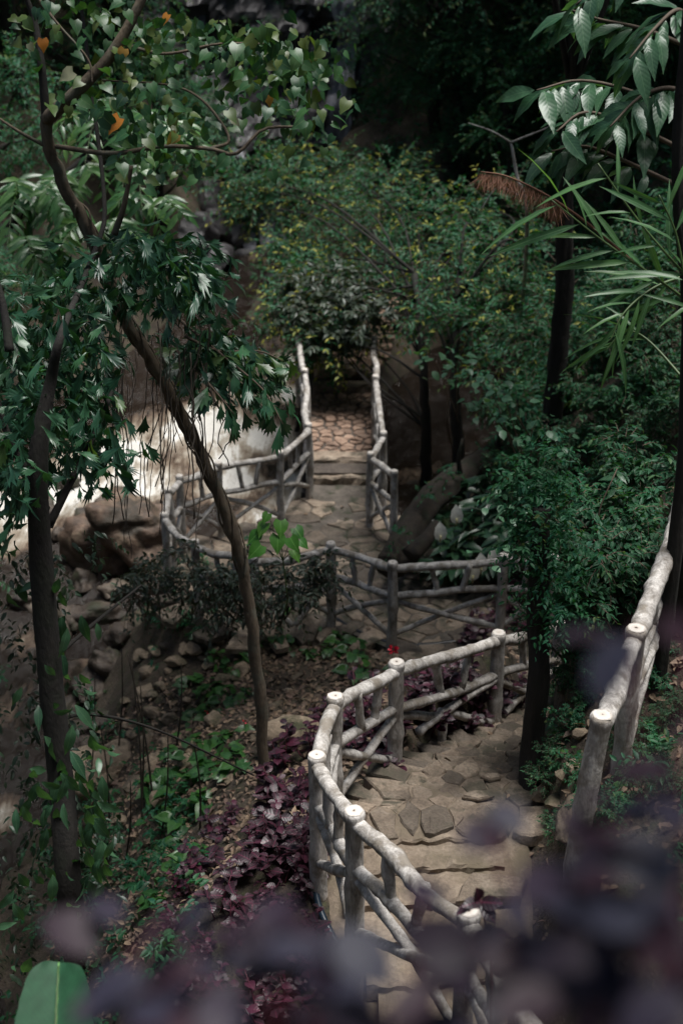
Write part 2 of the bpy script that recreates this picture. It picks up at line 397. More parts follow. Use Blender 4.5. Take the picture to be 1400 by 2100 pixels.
# ------------------------------------------------------------------ terrain
ctrl = np.array([
 (0,-4,-.5),(5,-4,.5),(-6,-4,-1.5),(0,0,-1.75),(2.5,0,-1.6),(-3,0,-2.8),(-7,0,-5),(-12,0,-3),(10,-4,2),(0,-9,3),(10,-9,5),(-10,-9,3),
 (0,1.3,-2.4),(2,1.5,-2.3),(-2,1.5,-3.4),(0,3,-4.3),(-1.8,3.2,-5.4),(1.5,3,-4.4),(3.2,3,-3.6),
 (-.45,6.4,-6.9),(-.8,5,-6.5),(-2,5,-7.6),(-.72,8.2,-7.15),(-1.1,7.9,-7.45),(-1.5,7.5,-7.8),(-.65,9.4,-7.55),
 (-1.46,11.7,-8.55),(-1.07,13.2,-8.95),(-2.2,11.2,-9.1),(-2.6,14,-9.8),(-1.67,9.4,-8.3),(-.3,10.5,-7.75),(.3,11.5,-8.0),(.6,12.8,-8.6),(-.2,13.0,-8.8),(1.3,12.0,-8.1),
 (-3.1,14.8,-10.5),(-2.9,11,-10.4),(-2.8,8,-10.3),(-2.9,5,-10),(-2.9,17.5,-10.4),
 (-4,17,-11.6),(-4.2,14,-11.9),(-4.2,10,-12.2),(-4.2,6,-12.5),(-4,2,-11),
 (-6,6,-10.5),(-6.2,10,-10),(-6.5,14,-9.5),(-7,18,-9),(-9,10,-6.5),(-9.5,16,-5),(-12,8,-3),(-13,16,-1),(-11,22,-4),(-8,23,-8.5),(-20,12,4),(-20,26,4),
 (-4.5,20,-11.3),(-3,23,-11.5),(-1.5,24,-11.3),(-1,20,-11.3),(-5.5,22.5,-11.2),(-1.5,27,-11.2),(-1.7,31,-11),(-.95,22.3,-11.2),(-.95,20.8,-11.2),(-1.0,24.4,-11),(-1.1,26.2,-11),(-3.4,29,-10.4),(-5.6,27,-9.0),(-7,30,-4),
 (-2,15.5,-8.95),(-1,14.5,-8.95),(-1,16.2,-8.95),(0,15,-8.95),(.6,14.5,-8.95),(.5,16.5,-8.95),(1.5,14.4,-8.9),(2.2,13.8,-8.75),
 (-2.7,16,-9.8),(-2.4,17,-10.3),(-1.2,17.8,-10.4),(-.8,18.4,-10.8),
 (0,19.5,-11),(1.2,21,-10.6),(1.5,24,-10.6),(2.3,22,-10.2),(1.0,18.5,-10.2),(2.2,25.5,-10.2),
 (0,23.3,-8.75),(.5,25,-8.3),(-.6,24.5,-9.4),(0,27,-7.2),(2.6,27.5,-8.2),(3.8,24,-8.4),(4.5,21,-6.8),
 (0,30,-6.5),(2,30,-5.5),(5,28,-3.5),(.4,35,-5.5),(-1.8,33.6,-10.5),(-2,36.2,-7),(-2,38,-3),(-4.6,34,-6),(-6,33,-3),(0,37,-2),(4,35,0),(8,30,1),(-9,32,1),(0,42,4),(-10,40,7),(10,40,8),(0,52,12),(20,30,8),(-24,44,14),(24,44,14),
 (1.6,15.5,-8.6),(2.3,16.5,-8.0),(3,15,-7.3),(3,13.4,-7.2),(3.6,18,-6.5),(2.6,19.3,-8.4),(3.1,11.5,-5.6),(1.62,8.75,-6.15),(1.72,9.15,-5.65),(2.2,9.7,-5.2),(2.05,8.4,-5.5),(2.6,10.5,-5.4),(1.75,7.4,-5.75),(1.62,8.1,-6.05),(1.95,9.9,-5.6),(2.35,10.9,-5.8),
 (1.5,6.4,-5.75),(2.2,6,-5.6),(2.5,7.5,-5.35),(3.2,9,-5.0),(3.5,6,-4.9),(4.5,10,-3.4),(4.5,14,-4.2),(6,12,-1.8),(6,18,-2.8),(9,14,2),(9,22,1),(7,5,-1.5),(11,6,1),(20,14,6)], float)

def rbf_fit(c):
    n = len(c); r = np.linalg.norm(c[:, None, :2] - c[None, :, :2], axis=2)
    Am = np.zeros((n + 3, n + 3)); Am[:n, :n] = r + 0 * np.eye(n)
    Am[:n, n] = 1; Am[:n, n + 1:] = c[:, :2]; Am[n:, :n] = Am[:n, n:].T
    return np.linalg.solve(Am, np.concatenate([c[:, 2], np.zeros(3)]))
W = rbf_fit(ctrl)
def rbf(x, y, c, w):
    x = np.asarray(x, float); sh = x.shape; q = np.stack([x.ravel(), np.asarray(y, float).ravel()], 1)
    out = np.empty(len(q))
    for i in range(0, len(q), 20000):
        qq = q[i:i + 20000]
        r = np.sqrt((qq[:, None, 0] - c[None, :, 0]) ** 2 + (qq[:, None, 1] - c[None, :, 1]) ** 2 + 0.02)
        out[i:i + 20000] = r @ w[:len(c)] + w[len(c)] + qq @ w[len(c) + 1:]
    return out.reshape(sh)

near_left = [(1.3, 4.2), (.72, 5.45), (.10, 6.5), (-.13, 7.57), (-.02, 8.16), (.43, 8.85), (1.25, 10.1), (1.7, 11.0), (1.95, 12.0), (1.75, 13.1)]
near_right = [(1.75, 4.5), (1.22, 6.0), (1.30, 6.9), (1.38, 7.7), (1.40, 8.4), (1.5, 9.2), (1.78, 10.0), (2.25, 10.9), (2.65, 12.1), (2.8, 13.0), (2.7, 13.9)]
landing = [G(345, 1000, -7.75)[:2], G(338, 1052, -7.75)[:2], G(395, 1105, -7.75)[:2], G(520, 1142, -7.75)[:2], G(600, 1137, -7.75)[:2], G(677, 1115, -7.75)[:2], G(805, 1155, -7.72)[:2], (1.35, 13.75), (1.9, 13.2), (2.75, 13.9), (2.2, 14.9), (1.2, 15.2), (.85, 15.9), (.68, 16.6), (.48, 17.2), (.47, 18.35), (-.47, 18.35), (-.48, 17.7), G(575, 925, -7.75)[:2], G(448, 950, -7.75)[:2], G(368, 975, -7.75)[:2]]
landing = np.array([np.array(p, float) for p in landing])
NZ = np.array([(4.2, -6.75), (5.5, -6.88), (6.5, -6.93), (7.0, -6.88), (8.1, -6.6), (8.7, -6.65), (10, -7.15), (11, -7.6), (12.2, -8.15), (13.6, -8.8)])
LZ = -8.85
near_poly = np.array(near_left + near_right[::-1])

def poly_dist(x, y, poly):
    x = np.asarray(x, float); y = np.asarray(y, float)
    d = np.full(x.shape, 1e9); inside = np.zeros(x.shape, bool); n = len(poly)
    for i in range(n):
        ax, ay = poly[i]; bx, by = poly[(i + 1) % n]
        dx, dy = bx - ax, by - ay; L = dx * dx + dy * dy
        t = np.clip(((x - ax) * dx + (y - ay) * dy) / L, 0, 1)
        d = np.minimum(d, np.hypot(x - ax - t * dx, y - ay - t * dy))
        c = ((ay > y) != (by > y)) & (x < (bx - ax) * (y - ay) / (by - ay + 1e-12) + ax)
        inside ^= c
    return np.where(inside, -d, d)

def near_z(y): return np.interp(y, NZ[:, 0], NZ[:, 1])

def terrain(x, y, rough=True):
    x = np.asarray(x, float); y = np.asarray(y, float)
    z = rbf(x, y, ctrl, W)
    if rough: z = z + 0.22 * fbm(x * 0.9, y * 0.9, 3) + 0.10 * fbm(x * 3.1, y * 3.1, 8)
    for poly, zz, bw in ((near_poly, near_z(y), .24), (landing, np.full(x.shape, LZ), .36)):
        d = np.clip(poly_dist(x, y, poly) / bw, 0, 1); s = d * d * (3 - 2 * d)
        z = (zz - 0.10) * (1 - s) + z * s
    return z

def graded(a, b, lo, hi, step):
    core = np.arange(lo, hi + 1e-6, step); l = []; p = lo; s = step
    while p > a: s *= 1.25; p -= s; l.append(p)
    r = []; p = hi; s = step
    while p < b: s *= 1.25; p += s; r.append(p)
    return np.concatenate([np.array(l[::-1]), core, np.array(r)])

def grid_mesh(name, xs, ys, zf, mat, attrs=None, keep=None):
    X, Y = np.meshgrid(xs, ys); Z = zf(X, Y); nx, ny = len(xs), len(ys)
    V = np.stack([X, Y, Z], 2).reshape(-1, 3)
    i = np.arange(nx * ny).reshape(ny, nx)
    F = np.stack([i[:-1, :-1], i[:-1, 1:], i[1:, 1:], i[1:, :-1]], 2).reshape(-1, 4)
    at = {k: f(X, Y).ravel() for k, f in (attrs or {}).items()}
    if keep is not None:
        kp = keep(X, Y, Z).ravel(); F = F[kp[F].any(1)]
        u = np.unique(F); mp = -np.ones(len(V), int); mp[u] = np.arange(len(u)); V = V[u]; F = mp[F]; at = {k: a[u] for k, a in at.items()}
    return mesh(name, V, F, mat, True, at)

gx = graded(-60, 60, -7.5, 6.5, 0.13); gy = graded(-40, 90, 2.5, 36, 0.13)
ground = tag(link('ground', grid_mesh('ground', gx, gy, terrain, M['ground'])), kind='structure')

_tx = np.arange(-14, 12, 0.1); _ty = np.arange(-2, 44, 0.1)
_TX, _TY = np.meshgrid(_tx, _ty); _TZ = terrain(_TX, _TY)
def tz(x, y):
    fx = np.clip((np.asarray(x, float) + 14) / 0.1, 0, len(_tx) - 1.001); fy = np.clip((np.asarray(y, float) + 2) / 0.1, 0, len(_ty) - 1.001)
    i = fx.astype(int); j = fy.astype(int); fx = fx - i; fy = fy - j
    return (_TZ[j, i] * (1 - fx) + _TZ[j, i + 1] * fx) * (1 - fy) + (_TZ[j + 1, i] * (1 - fx) + _TZ[j + 1, i + 1] * fx) * fy

def hit(px, py):
    d = np.linspace(3, 45, 1400); v = (py - 1050.0) / FPX
    x = (px - 700.0) / FPX * d; y = d * (CP - v * SP); z = -d * (SP + v * CP)
    b = np.nonzero(z < tz(x, y))[0]
    k = b[0] if len(b) else len(d) - 1
    return A(x[k], y[k], tz(x[k], y[k]))

# ------------------------------------------------------------------ river
wc = np.array([(2, 20, -9.55), (2, 26, -9.55), (.7, 23, -9.55), (.75, 19, -9.55), (-.8, 19, -10.3), (-.8, 22, -10.25), (-1.2, 26, -10.15), (-1.7, 31, -9.95), (-1.8, 33.4, -9.85), (-3, 24, -10.25), (-5, 22, -10.45), (-4.5, 19, -10.65), (-3.8, 17, -10.8), (-4, 14, -11.0), (-4.2, 10, -11.3), (-4.2, 6, -11.6), (-4, 2, -11.8), (-7, 16, -10.9), (-8, 24, -10.5), (5, 23, -9.55)], float)
WW = rbf_fit(wc)
foam_pts = [(-.95, 24.6, .7, .9), (-1.3, 22.8, .9, 1.0), (-1.8, 21.4, .9, .95), (-.9, 21.2, .5, .95), (-1.2, 20.0, .7, .85), (-1.3, 26.3, .8, .8), (-1.7, 19.2, .6, .6), (-1.6, 29.5, .9, .3), (-4.5, 17.3, .5, .5), (-3.6, 15.2, .5, .45), (-4.0, 9.0, .8, .35), (-5.6, 20.6, 1.4, .95), (-3.4, 21.6, 1.0, .9), (-2.6, 23.4, 1.5, 1.0), (-4.6, 21.4, 1.4, 1.0), (-1.6, 25.2, 1.2, .75), (-1.1, 27.0, 1.0, .5), (-.9, 20.6, .6, .75), (-3.9, 22.6, 1.3, 1.0), (-4.2, 13.6, .45, .85), (-4.6, 15.6, .8, .4), (1.15, 20.3, .55, .55), (-3.4, 10.4, .7, .3), (-4.2, 12, .8, .25), (-1.1, 18.9, .5, .6), (-2.0, 22.3, .8, .85), (-1.9, 33, 1.0, .35)]
def foam(X, Y):
    f = np.zeros(X.shape)
    for x, y, r, a in foam_pts: f = np.maximum(f, a * np.exp(-((X - x) ** 2 + (Y - y) ** 2) / (r * r)))
    return f
def wz(X, Y):
    fo = foam(X, Y)
    return rbf(X, Y, wc, WW) + (0.05 + 0.16 * fo) * fbm(X * 1.9, Y * 1.4, 21, 4) + 0.03 * fbm(X * 7, Y * 6, 31, 2)
river = link('river_water', grid_mesh('river_water', np.arange(-8.5, 5, 0.09), np.arange(2, 34.6, 0.09), wz, M['water'], {'foam': foam}, keep=lambda X, Y, Z: Z > terrain(X, Y) - 0.3))
tag(river, kind='structure')

# cliff and falls at the head of the ravine
def displaced(V, F, amp, freq, seed):
    n = nrm(V); a = fbm(V[:, 0] * freq + V[:, 2] * freq * .7, V[:, 1] * freq - V[:, 2] * freq * .5, seed) + .6 * fbm(V[:, 2] * freq * 1.7, V[:, 0] * freq + V[:, 1] * freq, seed + 5)
    return V + n * (a * amp)[:, None]
cw = []
xs = np.linspace(-6.5, 1.8, 70); zs = np.linspace(-11, 1.5, 90)
X, Z = np.meshgrid(xs, zs)
Yc = 33.3 + 0.42 * (Z + 11) * 0.55 + 0.5 * np.abs(X + 1.8) * -0.25 + 1.6 * fbm(X * 0.7, Z * 0.55, 41) + 0.5 * fbm(X * 2.2, Z * 3.0, 47)
Yc -= 0.35 * np.floor((Z + 11) / 1.4) * 0 
i = np.arange(X.size).reshape(X.shape)
F = np.stack([i[:-1, :-1], i[:-1, 1:], i[1:, 1:], i[1:, :-1]], 2).reshape(-1, 4)
tag(link('cliff', mesh('cliff', np.stack([X, Yc, Z], 2).reshape(-1, 3), F, M['wet_rock'], False)), kind='structure')
def falls_mat():
    m, nt, b = nodes('falling_water'); pos = world_pos(nt)
    mp = nt.nodes.new('ShaderNodeMapping'); mp.inputs['Scale'].default_value = (3.2, 1, 0.35); nt.links.new(pos, mp.inputs[0])
    n = noise(nt, 2.4, 6, 0.65, mp.outputs[0])
    nt.links.new(ramp_c(nt, n.outputs[0], [(0.35, (0.10, 0.10, 0.115)), (0.7, (0.45, 0.45, 0.49))]), b.inputs['Base Color'])
    b.inputs['Roughness'].default_value = 0.4; bump(nt, b, n.outputs[0], 0.8, 0.1)
    return m
M['falls'] = falls_mat()
def fall(label, x0, wd, z0, z1, seed):
    xs = np.linspace(-wd, wd, 9); zs = np.linspace(z0, z1, 30)
    XX, ZZ = np.meshgrid(xs, zs)
    XX = XX * (0.8 + 0.5 * fbm(ZZ * 0.9, XX * 0 + 3, seed)) + x0 + 0.45 * fbm(ZZ * 0.6, XX * 0, seed + 3)
    jj = np.clip(((ZZ - (-11)) / 12.5 * 89), 0, 89).astype(int); ii = np.clip((XX + 6.5) / 8.3 * 69, 0, 69).astype(int)
    YY = Yc[jj, ii] - 0.22 - 0.2 * vnoise(XX * 3, ZZ * 2, seed)
    k = np.arange(XX.size).reshape(XX.shape)
    FF = np.stack([k[:-1, :-1], k[:-1, 1:], k[1:, 1:], k[1:, :-1]], 2).reshape(-1, 4)
    tag(link('waterfall', mesh('waterfall', np.stack([XX, YY, ZZ], 2).reshape(-1, 3), FF, M['falls'])), kind='structure')
fall('', 0.0, 0.34, -8.5, -3.4, 3); fall('', -1.5, 0.3, -10.2, -8.0, 9); fall('', -2.3, 0.22, -10.2, -7.4, 14)

# ------------------------------------------------------------------ stones
def ico(sub):
    t = (1 + 5 ** .5) / 2
    V = [(-1, t, 0), (1, t, 0), (-1, -t, 0), (1, -t, 0), (0, -1, t), (0, 1, t), (0, -1, -t), (0, 1, -t), (t, 0, -1), (t, 0, 1), (-t, 0, -1), (-t, 0, 1)]
    F = [(0, 11, 5), (0, 5, 1), (0, 1, 7), (0, 7, 10), (0, 10, 11), (1, 5, 9), (5, 11, 4), (11, 10, 2), (10, 7, 6), (7, 1, 8), (3, 9, 4), (3, 4, 2), (3, 2, 6), (3, 6, 8), (3, 8, 9), (4, 9, 5), (2, 4, 11), (6, 2, 10), (8, 6, 7), (9, 8, 1)]
    V = [list(nrm(A(*v))) for v in V]
    for _ in range(sub):
        c = {}; G2 = []
        def mid(a, b):
            k = (min(a, b), max(a, b))
            if k not in c: V.append(list(nrm(np.array(V[a]) + np.array(V[b])))); c[k] = len(V) - 1
            return c[k]
        for a, b, d in F:
            x, y, z = mid(a, b), mid(b, d), mid(d, a); G2 += [(a, x, z), (b, y, x), (d, z, y), (x, y, z)]
        F = G2
    return np.array(V), np.array(F)

def rock_mesh(name, mat, seed, sub=2, facets=9, rough=0.25):
    V, F = ico(sub); rg = np.random.RandomState(seed)
    for _ in range(facets):
        n = nrm(rg.normal(size=3)); h = rg.uniform(0.45, 0.8); d = V @ n
        V = np.where((d > h)[:, None], V - np.outer(d - h, n) * 0.9, V)
    V = displaced(V, F, rough, 1.7, seed)
    return mesh(name, V, F, mat, sub > 2)

def rock(label, loc, size, rz, seed, cat='rock', group=None, mat='rock', sub=2, sink=0.3, me=None, name='rock', rough=0.25):
    o = link(name, me or rock_mesh(name, M[mat], seed, sub, rough=rough))
    o.location = Vector(loc) + Vector((0, 0, size[2] * (1 - 2 * sink))); o.scale = size; o.rotation_euler = (0.1, -0.08, rz)
    return tag(o, label, cat, group)

rock('big tan river boulder with a dark wet side below the foam', (-3.15, 19.2, -10.9), (1.0, .9, 1.05), 0.5, 5, 'boulder', None, 'boulder', 4, .25, name='boulder', rough=.5)
rock('dark wet rock at the foot of the tan river boulder', (-2.45, 18.1, -10.9), (.6, .5, .5), 1.5, 15, 'boulder', None, 'boulder', 3, .25, name='boulder')
rock('reddish wet rock beside the brown rapids at the far left', tuple(hit(160, 1420) + A(0, 0, .0)), (.32, .3, .34), .5, 25, 'boulder', None, 'boulder', 3, .3, name='boulder')
p = hit(215, 1590); rock('large flat pale rock on the left slope above the river', p, (.55, .5, .25), .4, 35, 'boulder', None, 'rock', 3, .35, name='boulder')
p = hit(592, 1530); rock('grey brown boulder just right of the leaning trunk', p, (.32, .22, .2), .2, 45, 'boulder', None, 'rock', 3, .35, name='boulder')
p = hit(1215, 1320); rock('pale rock on the shady bank left of the thick right railing', p, (.2, .16, .14), .2, 55, 'boulder', None, 'rock', 3, .3, name='boulder')
p = hit(1180, 1705); rock('rounded stone at the right edge of the brown steps', p, (.25, .2, .15), .9, 65, 'boulder', None, 'rock', 3, .3, name='boulder')
p = hit(455, 1068); rock('big smooth pale slab rock set in the landing left of the flagstones', A(-1.33, 15.75, LZ - .05), (.62, .42, .2), .25, 75, 'boulder', None, 'slate', 4, .3, name='boulder', rough=.12)
p = hit(520, 1010); rock('reddish rock under the left bridge railing', A(-1.1, 17.3, -9.9), (.7, .5, .5), .3, 85, 'boulder', None, 'boulder', 3, .3, name='boulder')

_rw = np.random.RandomState(17)
for px, py, sz in [(440, 470, .7), (480, 500, .6), (520, 470, .6), (450, 540, .6), (500, 555, .5), (545, 540, .5), (470, 600, .45), (430, 620, .5), (530, 600, .4), (415, 560, .6), (560, 500, .5), (400, 490, .8), (580, 575, .4), (440, 420, .8), (500, 420, .7)]:
    p_ = hit(px, py); rock('dark wet rock heaped at the head of the muddy rapids', p_ + A(0, 0, -.1), (sz * _rw.uniform(.8, 1.3), sz * .8, sz * _rw.uniform(.5, .9)), _rw.uniform(0, 6), 200 + px, 'boulder', 'wet rocks at the head of the rapids', 'wet_rock', 3, .3, name='boulder')
for px, py, sz in [(245, 1150, .3), (215, 1200, .35), (235, 1260, .3), (190, 1160, .25), (205, 1310, .35), (180, 1260, .25), (225, 1370, .3), (160, 1340, .3), (190, 1420, .3), (250, 1320, .25), (140, 1180, .25), (100, 1130, .3), (150, 1100, .25), (60, 1290, .3), (90, 1220, .25), (120, 1390, .3), (200, 1500, .3), (150, 1480, .25), (260, 1220, .25), (170, 1560, .3)]:
    p_ = hit(px, py); p_[2] = max(p_[2], float(rbf(np.array([p_[0]]), np.array([p_[1]]), wc, WW)[0]) - .05)
    rock('dark wet rock along the near edge of the muddy river', p_, (sz * _rw.uniform(.8, 1.3), sz * .85, sz * _rw.uniform(.6, 1.0)), _rw.uniform(0, 6), 300 + px, 'boulder', 'wet rocks along the river edge', 'bank_rock', 3, .35, name='boulder', rough=.4)
rng = np.random.RandomState(11)
stone_me = [rock_mesh('stone', M['rock'], 100 + k, 1, 8, .18) for k in range(6)]
def stones(pts, label, group, smin, smax):
    for k, (px, py) in enumerate(pts):
        p = hit(px, py); s = rng.uniform(smin, smax)
        rock(label, p, (s * rng.uniform(.8, 1.3), s * rng.uniform(.7, 1), s * rng.uniform(.45, .8)), rng.uniform(0, 6), 0, 'stone', group, me=stone_me[k % 6], sink=.25, name='stone')
pts = [(300, 1385), (292, 1440), (318, 1470), (300, 1535), (322, 1560), (308, 1500), (330, 1415), (290, 1350), (345, 1380), (395, 1545), (370, 1400), (415, 1355), (440, 1340), (500, 1378), (430, 1370), (300, 1580), (275, 1510), (340, 1330), (320, 1650), (420, 1460), (385, 1440), (360, 1460)]
pts += [(x_ + 18 * math.sin(x_ * 3.1), y_ + 22 * math.cos(y_ * 1.7)) for x_, y_ in pts] + [(250, 1690), (230, 1500), (260, 1440), (280, 1620), (240, 1740), (300, 1730), (340, 1530), (380, 1340), (455, 1400)]
stones(pts, 'angular tan stone lying in the trail of rubble on the left slope', 'tan stones on the left slope', .06, .14)
pts = [(620, 1440), (590, 1420), (610, 1390), (560, 1450), (655, 1415), (735, 1390), (580, 1480), (520, 1520), (560, 1350), (470, 1600)]
stones(pts, 'small brown stone among dead leaves below the landing', 'brown stones below the landing', .04, .08)
pts = [(1150, 1420), (1175, 1440), (1130, 1450), (1165, 1480), (1190, 1510), (1120, 1500), (1145, 1530), (1130, 1590), (1160, 1600), (1110, 1640), (1140, 1660), (1180, 1580), (1100, 1690), (1205, 1560), (1185, 1400), (1120, 1400), (1090, 1600), (1075, 1660), (1150, 1560), (1105, 1570)]
stones(pts, 'rough brown stone in the crumbling bank right of the steps', 'stones in the crumbling right bank', .05, .11)
pts = [(1130, 1780), (1090, 1830), (1040, 1770), (1150, 1850), (1100, 1870), (990, 1720), (1060, 1800), (1120, 1920)]
stones(pts, 'loose pebble on the dirt beside the brown steps', 'pebbles beside the steps', .015, .035)

# ------------------------------------------------------------------ paving
def clip(poly, a, b, c):  # keep a*x+b*y<=c
    out = []
    for i in range(len(poly)):
        p, q = poly[i], poly[(i + 1) % len(poly)]
        fp = a * p[0] + b * p[1] - c; fq = a * q[0] + b * q[1] - c
        if fp <= 0: out.append(p)
        if fp * fq < 0:
            t = fp / (fp - fq); out.append((p[0] + t * (q[0] - p[0]), p[1] + t * (q[1] - p[1])))
    return out

def voronoi(poly, spacing, seed, aspect=(1, 1), inside=-0.02):
    rg = np.random.RandomState(seed); lo, hi = poly.min(0), poly.max(0); seeds = []
    for _ in range(9000):
        p = rg.uniform(lo, hi)
        if poly_dist(p[0:1], p[1:2], poly)[0] > inside: continue
        r = spacing * (0.45 + 1.0 * rg.rand())
        if all(((p[0] - s[0]) / aspect[0]) ** 2 + ((p[1] - s[1]) / aspect[1]) ** 2 > r * r for s in seeds): seeds.append(p)
    seeds = np.array(seeds); cells = []
    for i, s in enumerate(seeds):
        c = [(s[0] + dx, s[1] + dy) for dx, dy in ((-1, -1), (1, -1), (1, 1), (-1, 1))]
        for j in np.argsort(((seeds - s) ** 2).sum(1))[1:16]:
            q = seeds[j]; n = q - s; c = clip(c, n[0], n[1], (q @ q - s @ s) / 2)
            if len(c) < 3: break
        if len(c) < 3: continue
        c = np.array(c); v = c - s; L = np.linalg.norm(v, axis=1); mx = spacing * 1.1
        c = s + v * np.minimum(1, mx / L)[:, None]
        cells.append((s, c))
    return cells

def flag(parent, name, s, c, zf, mat, rg, joint=0.02, th=0.07, lift=0.03, tilt=0.03):
    v = c - s; L = np.linalg.norm(v, axis=1, keepdims=True)
    # subdivide edges for a broken outline
    o = []
    for i in range(len(c)):
        a, b = v[i], v[(i + 1) % len(c)]; o.append(a)
        if np.linalg.norm(b - a) > 0.12: o.append((a + b) / 2 + rg.normal(size=2) * 0.014)
    o = np.array(o); L = np.linalg.norm(o, axis=1, keepdims=True); o = o * np.maximum(0.3, (L - joint * rg.uniform(.6, 1.6)) / L)
    n = len(o); z0 = float(zf(s[0], s[1])) + lift + rg.normal() * 0.008; tx, ty = rg.normal(size=2) * tilt
    def ring(k, dz, j=0): return np.column_stack([o * k, o[:, 0] * k * tx + o[:, 1] * k * ty + dz + rg.normal(size=n) * j])
    V = np.vstack([ring(1.0, -th), ring(1.0, -0.014, .003), ring(1 - 0.012 / max(.08, float(L.mean())), 0, .004), [[0, 0, 0.006]]])
    F = []
    for r in (0, 1):
        for i in range(n):
            j = (i + 1) % n; F += [(r * n + i, r * n + j, (r + 1) * n + j), (r * n + i, (r + 1) * n + j, (r + 1) * n + i)]
    for i in range(n): F.append((2 * n + i, 2 * n + (i + 1) % n, 3 * n))
    ob = link(name, mesh(name, V, np.array(F), mat, False), parent); ob.location = (s[0], s[1], z0)
    return ob

def ribbon(left, right, zf, n, m, lift, seed, amp=0.02, jag=0.0):
    l = spline([(*p, 0) for p in left], n); r = spline([(*p, 0) for p in right], n)
    t = np.linspace(0, 1, m)[None, :, None]
    g = l[:, None] * (1 - t) + r[:, None] * t
    g[:, 0, :2] += jag * fbm(g[:, 0, 1] * 4, g[:, 0, 0], seed)[:, None]; g[:, -1, :2] += jag * fbm(g[:, -1, 1] * 4, g[:, -1, 0], seed + 4)[:, None]
    g[:, :, 2] = zf(g[:, :, 0], g[:, :, 1]) + lift + amp * fbm(g[:, :, 0] * 3, g[:, :, 1] * 3, seed)
    g[:, 0, 2] -= .12; g[:, -1, 2] -= .12
    i = np.arange(n * m).reshape(n, m)
    F = np.stack([i[:-1, :-1], i[:-1, 1:], i[1:, 1:], i[1:, :-1]], 2).reshape(-1, 4)
    return g.reshape(-1, 3), F

V, F = ribbon(near_left, near_right, lambda x, y: near_z(y) - .035 * ((y > 6.25) & (y < 8.1)), 110, 22, -0.008, 5, 0.025, .12)
near_path = tag(link('path', mesh('path', V, F, M['concrete'])), kind='structure')
rg = np.random.RandomState(3)
# low worn steps
edges = [6.3, 6.7, 7.04, 7.34, 7.62, 7.87, 8.1]
for k in range(len(edges) - 1):
    y0, y1 = edges[k], edges[k + 1] + .02
    z = -6.87 + .05 * k + .008 * math.sin(k * 2.3)
    m = 22; xl = np.interp((y0 + y1) / 2, [p[1] for p in near_left], [p[0] for p in near_left]) + .12 + .03 * rg.rand()
    xr = 1.05 + .2 * rg.rand() if k > 2 else 1.2
    x = np.linspace(xl, xr, m); skew = 0.10 * (x - xl) * (1 - k * .1) + .008 * np.sin(x * 5 + k)
    rows = [(y0, -.12), (y0, -.014), (y0 + .016, 0), ((y0 + y1) / 2, .004), (y1 - .016, 0), (y1, -.014), (y1, -.16)]
    V = np.array([[(xx, yy + sk + rg.normal() * .011, z + zz + rg.normal() * .006) for xx, sk in zip(x, skew)] for yy, zz in rows])
    V = V.reshape(-1, 3); i = np.arange(len(rows) * m).reshape(len(rows), m)
    F = np.stack([i[:-1, :-1], i[:-1, 1:], i[1:, 1:], i[1:, :-1]], 2).reshape(-1, 4)
    ends = [[0, m, 2 * m, 3 * m][:4], [3 * m, 4 * m, 5 * m, 6 * m], [0, 3 * m, 6 * m, 6 * m]]
    F = np.vstack([F, [[0, m, 2 * m, 3 * m], [3 * m, 4 * m, 5 * m, 6 * m]], [[m - 1, 2 * m - 1, 3 * m - 1, 4 * m - 1], [4 * m - 1, 5 * m - 1, 6 * m - 1, 7 * m - 1]]])
    link('step', mesh('step', V, F, M['concrete'], False), near_path)
flag_poly = np.array([(.05, 8.12), (.45, 8.75), (1.25, 9.98), (1.65, 10.8), (2.2, 10.8), (1.75, 10.0), (1.47, 9.2), (1.38, 8.12)])
for s, c in voronoi(flag_poly, 0.23, 12, (1.4, .7), 0.0):
    flag(near_path, 'flagstone', s, c, lambda x, y: near_z(y), M['slate'], rg, .005, .1, .010, .03)
flag(near_path, 'flagstone', A(1.02, 7.47), A(1.02, 7.47) + np.array([(-.26, -.14), (.2, -.1), (.27, .1), (-.12, .16)]), lambda x, y: near_z(y), M['slate'], rg, .01, .08, .09, .02)
for x, y, sx, sy in ((1.0, 8.35, .13, .06), (1.12, 8.6, .09, .05)):
    ang = np.arange(5) * 1.256 + rg.rand(); flag(near_path, 'flagstone', A(x, y), A(x, y) + np.column_stack([np.cos(ang) * sx, np.sin(ang) * sy]), lambda x, y: near_z(y), M['slate'], rg, .005, .03, .055, .05)

def poly_sheet(name, poly, z, mat, drop=0.5):
    n = len(poly); c = poly.mean(0)
    V = np.vstack([np.column_stack([poly, np.full(n, z)]), np.column_stack([poly, np.full(n, z - drop)])])
    bm_me = bpy.data.meshes.new(name)
    bm_me.from_pydata([tuple(v) for v in V], [], [tuple(range(n))] + [(i, n + i, n + (i + 1) % n, (i + 1) % n) for i in range(n)])
    bm_me.materials.append(mat); bm_me.update()
    return link(name, bm_me)
M['joint'] = rock_mat('terrace_mortar', (0.06, 0.05, 0.04), (0.10, 0.085, 0.07), (0.15, 0.125, 0.105), 5, 0.95, 0.5, (0.03, 0.034, 0.018))
terrace = tag(poly_sheet('terrace', landing, LZ - .002, M['joint'], .5), kind='structure')
for s, c in voronoi(landing, 0.36, 8, (1.2, .85)):
    if (s[0] + 1.33) ** 2 / .3 + (s[1] - 15.75) ** 2 / .12 < 1: continue
    if s[1] > 17.7: continue
    flag(terrace, 'flagstone', s, c, lambda x, y: LZ, M['slate'], rg, .012, .08, .012, .018)
